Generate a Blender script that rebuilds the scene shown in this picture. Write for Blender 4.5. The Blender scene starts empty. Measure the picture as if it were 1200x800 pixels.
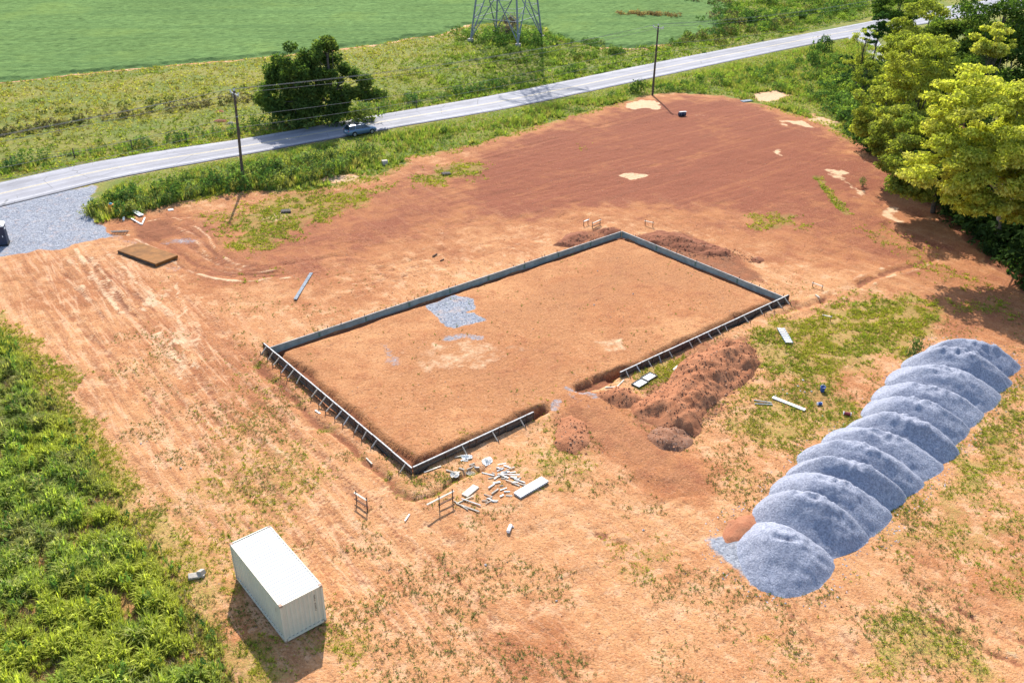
import bpy, bmesh, math, random
import numpy as np
from mathutils import Vector, Matrix

random.seed(7)
rng = np.random.default_rng(7)
scn = bpy.context.scene
COL = scn.collection
PI = math.pi
R_ = math.radians

# ------------------------------------------------------------------ camera, sky, sun, exposure
F_PX, PITCH, ROLL, CAM_H = 1027.683, 0.503127551, 0.0113737592, 36.0166
CAM_R = np.array([[0.99993532, 0.00548394, 0.00996409],
                  [-0.01137351, 0.48213669, 0.87602218],
                  [0.0, 0.87607884, -0.48216787]])
cam = bpy.data.cameras.new('camera')
cam.sensor_width = 36.0
cam.lens = F_PX / 1200.0 * 36.0
cam.clip_start = 0.5
cam.clip_end = 9000
camo = bpy.data.objects.new('camera', cam)
COL.objects.link(camo)
_m = Matrix.Identity(4)
for i in range(3):
    _m[i][0] = CAM_R[0][i]; _m[i][1] = CAM_R[1][i]; _m[i][2] = -CAM_R[2][i]
_m[2][3] = CAM_H
camo.matrix_world = _m
scn.camera = camo

SUN_AZ, SUN_EL = R_(96.4), R_(41.0)          # direction towards the sun (math angle from +x)
world = bpy.data.worlds.new('World')
scn.world = world
world.use_nodes = True
wn = world.node_tree.nodes
sky = wn.new('ShaderNodeTexSky')
sky.sky_type = 'NISHITA'
sky.sun_disc = False
sky.sun_elevation = SUN_EL
sky.sun_rotation = R_(90) - SUN_AZ
sky.air_density = 1.0
sky.dust_density = 1.2
bg = wn['Background']
bg.inputs['Strength'].default_value = 0.15
world.node_tree.links.new(sky.outputs['Color'], bg.inputs['Color'])
sl = bpy.data.lights.new('sun', 'SUN')
sl.energy = 4.2
sl.angle = R_(0.55)
sl.color = (1.0, 0.95, 0.87)
slo = bpy.data.objects.new('sun', sl)
COL.objects.link(slo)
sdir = Vector((math.cos(SUN_AZ) * math.cos(SUN_EL), math.sin(SUN_AZ) * math.cos(SUN_EL), math.sin(SUN_EL)))
slo.rotation_euler = sdir.to_track_quat('Z', 'Y').to_euler()
slo.location = sdir * 200
scn.view_settings.view_transform = 'Standard'
scn.view_settings.look = 'None'
scn.view_settings.exposure = 1.05
scn.view_settings.gamma = 1.0
scn.render.engine = 'CYCLES'
scn.cycles.max_bounces = 6
scn.cycles.transparent_max_bounces = 4
scn.cycles.diffuse_bounces = 3
scn.cycles.glossy_bounces = 2
scn.cycles.transmission_bounces = 3

# ------------------------------------------------------------------ survey: a point of the photograph to metres on the ground
def at(u, v, z=0.0):
    d = np.array([(u - 600) / F_PX, -(v - 400) / F_PX, 1.0]) @ CAM_R
    t = (z - CAM_H) / d[2]
    return np.array([t * d[0], t * d[1]])
def ats(pts, z=0.0):
    return np.array([at(u, v, z) for u, v in pts])

# ------------------------------------------------------------------ numpy noise
def _hash(ix, iy, seed):
    n = (ix.astype(np.int64) * 374761393 + iy.astype(np.int64) * 668265263 + seed * 974634541) & 0xFFFFFFFF
    n = ((n ^ (n >> 13)) * 1274126177) & 0xFFFFFFFF
    n = (n ^ (n >> 16)) & 0xFFFF
    return n / 65535.0
def vnoise(x, y, seed=0):
    x = np.asarray(x, float); y = np.asarray(y, float)
    ix = np.floor(x); iy = np.floor(y)
    fx = x - ix; fy = y - iy
    fx = fx * fx * (3 - 2 * fx); fy = fy * fy * (3 - 2 * fy)
    a = _hash(ix, iy, seed); b = _hash(ix + 1, iy, seed)
    c = _hash(ix, iy + 1, seed); d = _hash(ix + 1, iy + 1, seed)
    return (a * (1 - fx) + b * fx) * (1 - fy) + (c * (1 - fx) + d * fx) * fy
def fbm(x, y, seed=0, octv=4):
    s = 0; a = 0.5; t = 0
    c, sn = math.cos(0.6), math.sin(0.6)
    for o in range(octv):
        s = s + a * vnoise(x, y, seed + o * 17); t += a
        x, y = (x * c - y * sn) * 2.03 + 11.3, (x * sn + y * c) * 2.03 + 5.7
        a *= 0.5
    return s / t
def sstep(a, b, x):
    t = np.clip((x - a) / (b - a), 0, 1)
    return t * t * (3 - 2 * t)
def seg_dist(px, py, a, b):
    d = b - a; L2 = max(1e-9, d @ d)
    t = np.clip(((px - a[0]) * d[0] + (py - a[1]) * d[1]) / L2, 0, 1)
    return np.hypot(px - a[0] - t * d[0], py - a[1] - t * d[1])
def poly_sd(px, py, P):
    """signed distance to a polygon, positive inside"""
    dist = np.full(px.shape, 1e9); ins = np.zeros(px.shape, bool)
    n = len(P)
    for i in range(n):
        a, b = P[i], P[(i + 1) % n]
        dist = np.minimum(dist, seg_dist(px, py, a, b))
        if a[1] != b[1]:
            c = ((a[1] > py) != (b[1] > py)) & (px < (b[0] - a[0]) * (py - a[1]) / (b[1] - a[1]) + a[0])
            ins ^= c
    return np.where(ins, dist, -dist)
def line_d(px, py, P):
    d = np.full(px.shape, 1e9)
    for i in range(len(P) - 1):
        d = np.minimum(d, seg_dist(px, py, P[i], P[i + 1]))
    return d
def smooth_line(P, n=6):
    P = [np.array(p, float) for p in P]
    if len(P) < 3: return np.array(P)
    out = []
    Q = [2 * P[0] - P[1]] + P + [2 * P[-1] - P[-2]]
    for i in range(1, len(Q) - 2):
        for k in range(n):
            t = k / n
            p0, p1, p2, p3 = Q[i - 1], Q[i], Q[i + 1], Q[i + 2]
            out.append(0.5 * ((2 * p1) + (-p0 + p2) * t + (2 * p0 - 5 * p1 + 4 * p2 - p3) * t * t + (-p0 + 3 * p1 - 3 * p2 + p3) * t ** 3))
    out.append(P[-1])
    return np.array(out)

# ------------------------------------------------------------------ object helpers
def tag(o, label=None, cat=None, group=None, kind=None):
    if label: o['label'] = label
    if cat: o['category'] = cat
    if group: o['group'] = group
    if kind: o['kind'] = kind
    return o
def link(name, me, mat=None, parent=None):
    o = bpy.data.objects.new(name, me); COL.objects.link(o)
    if mat is not None and me is not None:
        if not me.materials: me.materials.append(mat)
    if parent is not None: o.parent = parent
    return o
def empty(name, loc=(0, 0, 0), rz=0.0):
    o = bpy.data.objects.new(name, None); COL.objects.link(o)
    o.location = loc; o.rotation_euler = (0, 0, rz); o.empty_display_size = 0.3
    return o
def np_mesh(name, V, Fc, smooth=False, col=None):
    """mesh from arrays; Fc is (n,3) or (n,4)"""
    V = np.asarray(V, np.float32); Fc = np.asarray(Fc, np.int32)
    k = Fc.shape[1]
    me = bpy.data.meshes.new(name)
    me.vertices.add(len(V)); me.vertices.foreach_set('co', V.ravel())
    me.loops.add(len(Fc) * k); me.loops.foreach_set('vertex_index', Fc.ravel())
    me.polygons.add(len(Fc))
    me.polygons.foreach_set('loop_start', np.arange(0, len(Fc) * k, k, dtype=np.int32))
    me.polygons.foreach_set('loop_total', np.full(len(Fc), k, np.int32))
    me.polygons.foreach_set('use_smooth', np.full(len(Fc), smooth, bool))
    me.update(calc_edges=True)
    if col is not None:
        add_attr(me, 'tint', col)
    return me
def add_attr(me, name, c):
    at_ = me.attributes.new(name, 'FLOAT_COLOR', 'POINT')
    c = np.asarray(c, np.float32)
    if c.shape[1] == 3: c = np.concatenate([c, np.ones((len(c), 1), np.float32)], 1)
    at_.data.foreach_set('color', c.ravel())
class MB:
    """collects simple solids into one mesh"""
    def __init__(s): s.v = []; s.f = []
    def add(s, vs, fs):
        n = len(s.v); s.v += [tuple(v) for v in vs]; s.f += [tuple(i + n for i in f) for f in fs]; return s
    def box(s, c, d, rz=0.0, M=None):
        x, y, z = d[0] / 2, d[1] / 2, d[2] / 2
        vs = [Vector((i * x, j * y, k * z)) for k in (-1, 1) for j in (-1, 1) for i in (-1, 1)]
        T = M if M is not None else Matrix.Rotation(rz, 3, 'Z')
        vs = [T @ v + Vector(c) for v in vs]
        return s.add(vs, [(0, 2, 3, 1), (4, 5, 7, 6), (0, 1, 5, 4), (2, 6, 7, 3), (0, 4, 6, 2), (1, 3, 7, 5)])
    def bar(s, a, b, w, h=None, up=(0, 0, 1)):
        a = Vector(a); b = Vector(b); h = h or w
        d = (b - a); L = d.length; d.normalize()
        u = Vector(up)
        if abs(d.dot(u)) > 0.98: u = Vector((1, 0, 0))
        x = d.cross(u).normalized(); z = x.cross(d).normalized()
        M = Matrix((x, d, z)).transposed()
        return s.box((a + b) / 2, (w, L, h), M=M)
    def tube(s, pts, rad, n=8, cap=True):
        pts = [Vector(p) for p in pts]
        if not hasattr(rad, '__len__'): rad = [rad] * len(pts)
        base = len(s.v); px = None
        for i, p in enumerate(pts):
            d = (pts[min(i + 1, len(pts) - 1)] - pts[max(i - 1, 0)]).normalized()
            if px is None:
                px = d.orthogonal().normalized()
            else:
                px = (px - d * px.dot(d)).normalized()
            py = d.cross(px)
            for k in range(n):
                a = 2 * PI * k / n
                s.v.append(tuple(p + (px * math.cos(a) + py * math.sin(a)) * rad[i]))
        for i in range(len(pts) - 1):
            for k in range(n):
                a = base + i * n + k; b = base + i * n + (k + 1) % n
                s.f.append((a, b, b + n, a + n))
        if cap:
            s.f.append(tuple(base + k for k in reversed(range(n))))
            s.f.append(tuple(base + (len(pts) - 1) * n + k for k in range(n)))
        return s
    def mesh(s, name, smooth=False):
        me = bpy.data.meshes.new(name); me.from_pydata(s.v, [], s.f); me.update()
        if smooth:
            me.polygons.foreach_set('use_smooth', [True] * len(me.polygons))
        return me
    def build(s, name, mat, parent=None, smooth=False, bevel=0.0):
        o = link(name, s.mesh(name, smooth), mat, parent)
        if bevel:
            b = o.modifiers.new('bevel', 'BEVEL'); b.width = bevel; b.segments = 2; b.limit_method = 'ANGLE'
        return o

# ------------------------------------------------------------------ node helper and materials
class NT:
    def __init__(s, name):
        s.m = bpy.data.materials.new(name); s.m.use_nodes = True
        s.t = s.m.node_tree; s.n = s.t.nodes; s.l = s.t.links
        s.p = s.n['Principled BSDF']; s.out = s.n['Material Output']
        s.geo = None
    def put(s, sock, val):
        if isinstance(val, bpy.types.NodeSocket): s.l.new(val, sock)
        elif isinstance(val, (tuple, list)) and sock.type == 'RGBA' and len(val) == 3: sock.default_value = (*val, 1)
        else: sock.default_value = val
    def pos(s):
        if s.geo is None: s.geo = s.n.new('ShaderNodeTexCoord')
        return s.geo.outputs['Object']
    def attr(s, name):
        a = s.n.new('ShaderNodeAttribute'); a.attribute_name = name; return a
    def noise(s, scale, detail=4, rough=0.6, vec=None, dist=0.0, out='Fac'):
        n = s.n.new('ShaderNodeTexNoise'); n.inputs['Scale'].default_value = scale
        n.inputs['Detail'].default_value = detail; n.inputs['Roughness'].default_value = rough
        n.inputs['Distortion'].default_value = dist
        s.l.new(vec if vec is not None else s.pos(), n.inputs['Vector'])
        return n.outputs[out]
    def voro(s, scale, feature='F1', vec=None, out='Distance'):
        n = s.n.new('ShaderNodeTexVoronoi'); n.inputs['Scale'].default_value = scale; n.feature = feature
        s.l.new(vec if vec is not None else s.pos(), n.inputs['Vector'])
        return n.outputs[out]
    def mapping(s, rot=0.0, scale=(1, 1, 1)):
        n = s.n.new('ShaderNodeMapping')
        # rotate first, then scale
        s.l.new(s.pos(), n.inputs['Vector']); n.vector_type = 'POINT'
        n.inputs['Rotation'].default_value = (0, 0, rot)
        m = s.n.new('ShaderNodeMapping'); m.inputs['Scale'].default_value = scale
        s.l.new(n.outputs['Vector'], m.inputs['Vector'])
        return m.outputs['Vector']
    def math(s, op, a, b=0.0, c=0.0, clamp=False):
        n = s.n.new('ShaderNodeMath'); n.operation = op; n.use_clamp = clamp
        s.put(n.inputs[0], a); s.put(n.inputs[1], b)
        if op in ('MULTIPLY_ADD',): s.put(n.inputs[2], c)
        return n.outputs[0]
    def mr(s, v, a, b, c=0.0, d=1.0, smooth=True):
        n = s.n.new('ShaderNodeMapRange'); n.interpolation_type = 'SMOOTHSTEP' if smooth else 'LINEAR'
        s.put(n.inputs['Value'], v)
        n.inputs['From Min'].default_value = a; n.inputs['From Max'].default_value = b
        n.inputs['To Min'].default_value = c; n.inputs['To Max'].default_value = d
        return n.outputs['Result']
    def mix(s, f, a, b, mode='MIX'):
        n = s.n.new('ShaderNodeMix'); n.data_type = 'RGBA'; n.blend_type = mode
        s.put(n.inputs[0], f); s.put(n.inputs[6], a); s.put(n.inputs[7], b)
        return n.outputs[2]
    def bump(s, h, strength=0.5, dist=0.05):
        n = s.n.new('ShaderNodeBump'); n.inputs['Strength'].default_value = strength
        n.inputs['Distance'].default_value = dist
        s.put(n.inputs['Height'], h)
        s.l.new(n.outputs['Normal'], s.p.inputs['Normal'])
    def done(s, col, rough=0.8, spec=0.3, metal=0.0):
        s.put(s.p.inputs['Base Color'], col); s.put(s.p.inputs['Roughness'], rough)
        s.p.inputs['Specular IOR Level'].default_value = spec
        s.p.inputs['Metallic'].default_value = metal
        return s.m

def mat_plain(name, c, rough=0.7, var=0.15, scale=6.0, spec=0.3, metal=0.0, dirt=None, dirt_amt=0.35, bump=0.0):
    t = NT(name)
    n = t.noise(scale, 5, 0.65)
    lo = tuple(x * (1 - var) for x in c); hi = tuple(min(1, x * (1 + var)) for x in c)
    col = t.mix(t.mr(n, 0.3, 0.7), lo, hi)
    if dirt:
        d = t.noise(scale * 0.37, 6, 0.75, dist=0.6)
        col = t.mix(t.mr(d, 0.52, 0.72, 0, dirt_amt), col, dirt)
    if bump: t.bump(t.noise(scale * 6, 4, 0.7), bump, 0.02)
    return t.done(col, rough, spec, metal)

def mat_leaf(name, trans=0.4, boost=1.0):
    t = NT(name)
    a = t.attr('tint')
    n = t.noise(9.0, 2, 0.5)
    base = t.mix(1.0, a.outputs['Color'], (1.45, 1.4, 1.3), 'MULTIPLY')
    col = t.mix(t.mr(n, 0.35, 0.65, 0.0, 0.35), base, (0.05, 0.07, 0.02))
    d = t.n.new('ShaderNodeBsdfDiffuse'); tr = t.n.new('ShaderNodeBsdfTranslucent')
    t.l.new(col, d.inputs['Color'])
    tc = t.mix(1.0, col, (1.3 * boost, 1.4 * boost, 0.6 * boost), 'MULTIPLY'); t.l.new(tc, tr.inputs['Color'])
    mx = t.n.new('ShaderNodeMixShader'); mx.inputs[0].default_value = trans
    t.l.new(d.outputs[0], mx.inputs[1]); t.l.new(tr.outputs[0], mx.inputs[2])
    t.l.new(mx.outputs[0], t.out.inputs['Surface'])
    return t.m

SOIL_PALE = (0.46, 0.225, 0.098)
SOIL_MID = (0.345, 0.14, 0.056)
SOIL_RED = (0.212, 0.068, 0.036)
SOIL_DARK = (0.15, 0.056, 0.03)
SAND = (0.56, 0.40, 0.25)
DIR_A = math.atan2(-0.78, 0.62)       # drive tracks run down the left of the lot
DIR_B = math.atan2(0.64, 0.77)        # raking lines run along the road

def mat_ground():
    t = NT('ground_soil')
    a1 = t.attr('soil'); a2 = t.attr('cover')
    s1 = t.n.new('ShaderNodeSeparateColor'); t.l.new(a1.outputs['Color'], s1.inputs[0])
    s2 = t.n.new('ShaderNodeSeparateColor'); t.l.new(a2.outputs['Color'], s2.inputs[0])
    red, grass, pale = s1.outputs[0], s1.outputs[1], s1.outputs[2]
    gravel = a1.outputs['Alpha']
    dark, past, trk = s2.outputs[0], s2.outputs[1], s2.outputs[2]
    pad = a2.outputs['Alpha']
    nL = t.noise(0.11, 5, 0.6); nM = t.noise(0.7, 6, 0.68); nF = t.noise(3.4, 5, 0.7); nX = t.noise(13.0, 3, 0.7)
    # streaks of wheels and rakes
    mA = t.mapping(-DIR_A, (0.10, 1.5, 1)); mB = t.mapping(-DIR_B, (0.05, 1.1, 1))
    stA = t.noise(1.0, 5, 0.7, vec=mA, dist=0.3); stB = t.noise(1.0, 5, 0.7, vec=mB, dist=0.5)
    r = t.math('ADD', red, t.math('MULTIPLY', t.math('SUBTRACT', nL, 0.47), 1.6))
    r = t.math('ADD', r, t.math('MULTIPLY', t.math('SUBTRACT', nM, 0.5), 0.9))
    c = t.mix(t.mr(r, 0.0, 0.5), SOIL_PALE, SOIL_MID)
    c = t.mix(t.mr(r, 0.42, 1.0), c, SOIL_RED)
    # streaks
    mA2 = t.mapping(-DIR_A + 0.12, (0.05, 0.7, 1)); stA2 = t.noise(1.3, 6, 0.75, vec=mA2, dist=0.4)
    for st_, lo_, hi_ in ((stA, 0.52, 0.60), (stA2, 0.54, 0.62)):
        c = t.mix(t.math('MULTIPLY', t.math('MULTIPLY', t.mr(st_, lo_, hi_), trk), 0.62), c, (0.27, 0.11, 0.052))
    for st_, lo_, hi_ in ((stA, 0.47, 0.39), (stA2, 0.45, 0.37)):
        c = t.mix(t.math('MULTIPLY', t.math('MULTIPLY', t.mr(st_, lo_, hi_), trk), 0.7), c, (0.56, 0.325, 0.185))
    c = t.mix(t.math('MULTIPLY', pad, t.mr(nL, 0.40, 0.60, 0.0, 0.65)), c, (0.37, 0.175, 0.075))
    sB = t.math('MULTIPLY', t.mr(stB, 0.53, 0.62), red)
    c = t.mix(t.math('MULTIPLY', sB, 0.35), c, SOIL_DARK)
    sB2 = t.math('MULTIPLY', t.mr(stB, 0.46, 0.37), red)
    c = t.mix(t.math('MULTIPLY', sB2, 0.28), c, SOIL_MID)
    # fine grain
    nG = t.noise(6.5, 3, 0.65)
    c = t.mix(t.mr(nM, 0.53, 0.66, 0, 0.5), c, t.mix(red, SOIL_MID, SOIL_RED))
    keepw = t.math('MULTIPLY', t.mr(red, 0.5, 0.1), t.math('SUBTRACT', 1.0, pad))
    c = t.mix(t.math('MULTIPLY', keepw, t.mr(nM, 0.48, 0.37, 0, 0.6)), c, (0.56, 0.335, 0.19))
    c = t.mix(t.mr(nF, 0.54, 0.68, 0, 0.5), c, SOIL_DARK)
    c = t.mix(t.mr(nG, 0.47, 0.34, 0, 0.5), c, t.mix(red, (0.54, 0.32, 0.18), (0.33, 0.13, 0.075)))
    c = t.mix(t.mr(nG, 0.57, 0.68, 0, 0.65), c, (0.14, 0.075, 0.04))
    c = t.mix(t.mr(nX, 0.58, 0.70, 0, 0.4), c, (0.12, 0.075, 0.04))
    # pale sandy wash
    pm = t.mr(t.math('ADD', pale, t.math('MULTIPLY', t.math('SUBTRACT', nM, 0.5), 0.9)), 0.35, 0.65)
    c = t.mix(pm, c, t.mix(t.mr(nF, 0.35, 0.7), SAND, (0.50, 0.29, 0.16)))
    # moist, freshly dug soil; also shade painted under the wood and far forms
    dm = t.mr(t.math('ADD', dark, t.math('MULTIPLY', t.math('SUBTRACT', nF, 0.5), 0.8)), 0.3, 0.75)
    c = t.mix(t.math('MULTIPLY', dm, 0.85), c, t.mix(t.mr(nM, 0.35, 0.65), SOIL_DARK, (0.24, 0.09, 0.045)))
    # thin grass film between the tufts
    gn = t.math('ADD', t.math('MULTIPLY', nF, 0.6), t.math('MULTIPLY', nM, 0.6))
    gm = t.mr(t.math('ADD', grass, t.math('MULTIPLY', t.math('SUBTRACT', gn, 0.6), 1.5)), 0.3, 0.75)
    gc = t.mix(t.mr(nG, 0.42, 0.58), (0.25, 0.245, 0.04), (0.12, 0.15, 0.028))
    gc = t.mix(t.mr(nL, 0.35, 0.65), gc, (0.27, 0.21, 0.06))
    c = t.mix(t.math('MULTIPLY', gm, t.mr(nX, 0.62, 0.42, 0.15, 0.9)), c, gc)
    # crushed stone
    vg = t.voro(7.0, out='Color'); sv = t.n.new('ShaderNodeSeparateColor'); t.l.new(vg, sv.inputs[0])
    gcol = t.mix(sv.outputs[0], (0.165, 0.175, 0.20), (0.315, 0.325, 0.355))
    gcol = t.mix(t.mr(nM, 0.52, 0.7, 0, 0.75), gcol, (0.40, 0.30, 0.25))
    gk = t.mr(t.math('ADD', gravel, t.math('MULTIPLY', t.math('SUBTRACT', gn, 0.6), 0.9)), 0.35, 0.6)
    c = t.mix(gk, c, gcol)
    # pasture beyond the verge
    p1 = t.mix(t.mr(nL, 0.38, 0.62), (0.205, 0.19, 0.042), (0.115, 0.155, 0.03))
    p1 = t.mix(t.mr(nM, 0.5, 0.75, 0, 0.7), p1, (0.25, 0.17, 0.075))
    p1 = t.mix(t.mr(nF, 0.5, 0.64, 0, 0.7), p1, (0.085, 0.095, 0.025))
    p1 = t.mix(t.mr(nG, 0.47, 0.36, 0, 0.7), p1, (0.265, 0.24, 0.06))
    c = t.mix(t.mr(t.math('ADD', past, t.math('MULTIPLY', t.math('SUBTRACT', gn, 0.6), 0.6)), 0.35, 0.65), c, p1)
    h = t.math('ADD', t.math('MULTIPLY', nM, 1.4), t.math('MULTIPLY', nF, 0.8))
    h = t.math('ADD', h, t.math('MULTIPLY', nX, 0.3))
    h = t.math('ADD', h, t.math('MULTIPLY', t.math('MULTIPLY', stA, trk), 1.3))
    h = t.math('ADD', h, t.math('MULTIPLY', t.math('MULTIPLY', stB, red), 0.9))
    t.bump(t.math('ADD', h, t.math('MULTIPLY', nG, 0.6)), 0.7, 0.17)
    return t.done(c, 0.95, 0.1)

def mat_soil_heap(name, c1, c2, c3):
    t = NT(name)
    n1 = t.noise(1.1, 6, 0.7); n2 = t.noise(5, 5, 0.7); n3 = t.noise(18, 3, 0.7)
    c = t.mix(t.mr(n1, 0.35, 0.65), c1, c2)
    c = t.mix(t.mr(n2, 0.5, 0.72, 0, 0.8), c, c3)
    c = t.mix(t.mr(n3, 0.55, 0.75, 0, 0.5), c, tuple(x * 0.45 for x in c1))
    c = t.mix(t.mr(n3, 0.42, 0.28, 0, 0.35), c, (0.5, 0.27, 0.15))
    t.bump(t.math('ADD', n2, t.math('MULTIPLY', n3, 0.5)), 0.6, 0.14)
    return t.done(c, 0.95, 0.1)
def mat_gravel():
    t = NT('crushed_limestone')
    n1 = t.noise(0.5, 5, 0.6); n2 = t.noise(6, 5, 0.75); v = t.voro(11, out='Color')
    sv = t.n.new('ShaderNodeSeparateColor'); t.l.new(v, sv.inputs[0])
    c = t.mix(t.mr(n1, 0.3, 0.7), (0.275, 0.29, 0.355), (0.345, 0.36, 0.43))
    c = t.mix(t.mr(sv.outputs[0], 0.0, 1.0, 0, 0.85, False), c, (0.155, 0.17, 0.22))
    c = t.mix(t.mr(n2, 0.54, 0.66, 0, 0.6), c, (0.44, 0.455, 0.50))
    t.bump(t.math('ADD', n2, t.math('MULTIPLY', sv.outputs[1], 0.25)), 0.7, 0.14)
    return t.done(c, 0.9, 0.2)
def mat_asphalt(worn=False):
    t = NT('old_asphalt')
    n1 = t.noise(0.25, 5, 0.65); n2 = t.noise(5, 4, 0.7)
    st = t.noise(1.0, 4, 0.6, vec=t.mapping(-R_(40), (0.03, 0.55, 1)))
    c = t.mix(t.mr(n1, 0.3, 0.7), (0.24, 0.235, 0.255), (0.295, 0.29, 0.31))
    c = t.mix(t.mr(st, 0.45, 0.65, 0, 0.55), c, (0.19, 0.188, 0.205))
    c = t.mix(t.mr(n2, 0.5, 0.7, 0, 0.5), c, (0.34, 0.335, 0.345))
    if worn:
        c = t.mix(1.0, c, t.attr('tint').outputs['Color'], 'MULTIPLY')
        ck = t.voro(0.22, 'DISTANCE_TO_EDGE', vec=None); nk = t.noise(0.15, 4, 0.6)
        c = t.mix(t.math('MULTIPLY', t.mr(ck, 0.012, 0.004), t.mr(nk, 0.48, 0.56, 0, 0.55)), c, (0.07, 0.07, 0.075))
        pt = t.noise(0.09, 2, 0.4); c = t.mix(t.mr(pt, 0.58, 0.60, 0, 0.22), c, (0.14, 0.138, 0.145))
    t.bump(n2, 0.3, 0.02)
    return t.done(c, 0.85, 0.15)
def mat_wall(name, base, rust, streak=0.5):
    """painted corrugated steel: chalky paint, rust flecks, vertical run-off stains"""
    t = NT(name)
    n1 = t.noise(1.1, 5, 0.7); n2 = t.noise(7, 5, 0.75)
    sm = t.mapping(0, (4.0, 4.0, 0.25)); sn = t.noise(1.0, 4, 0.7, vec=sm)
    c = t.mix(t.mr(n1, 0.3, 0.7), base, tuple(x * 0.9 for x in base))
    c = t.mix(t.mr(sn, 0.5, 0.72, 0, streak), c, (0.50, 0.46, 0.38))
    c = t.mix(t.mr(n2, 0.69, 0.76, 0, 0.8), c, rust)
    return t.done(c, 0.55, 0.4)

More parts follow.
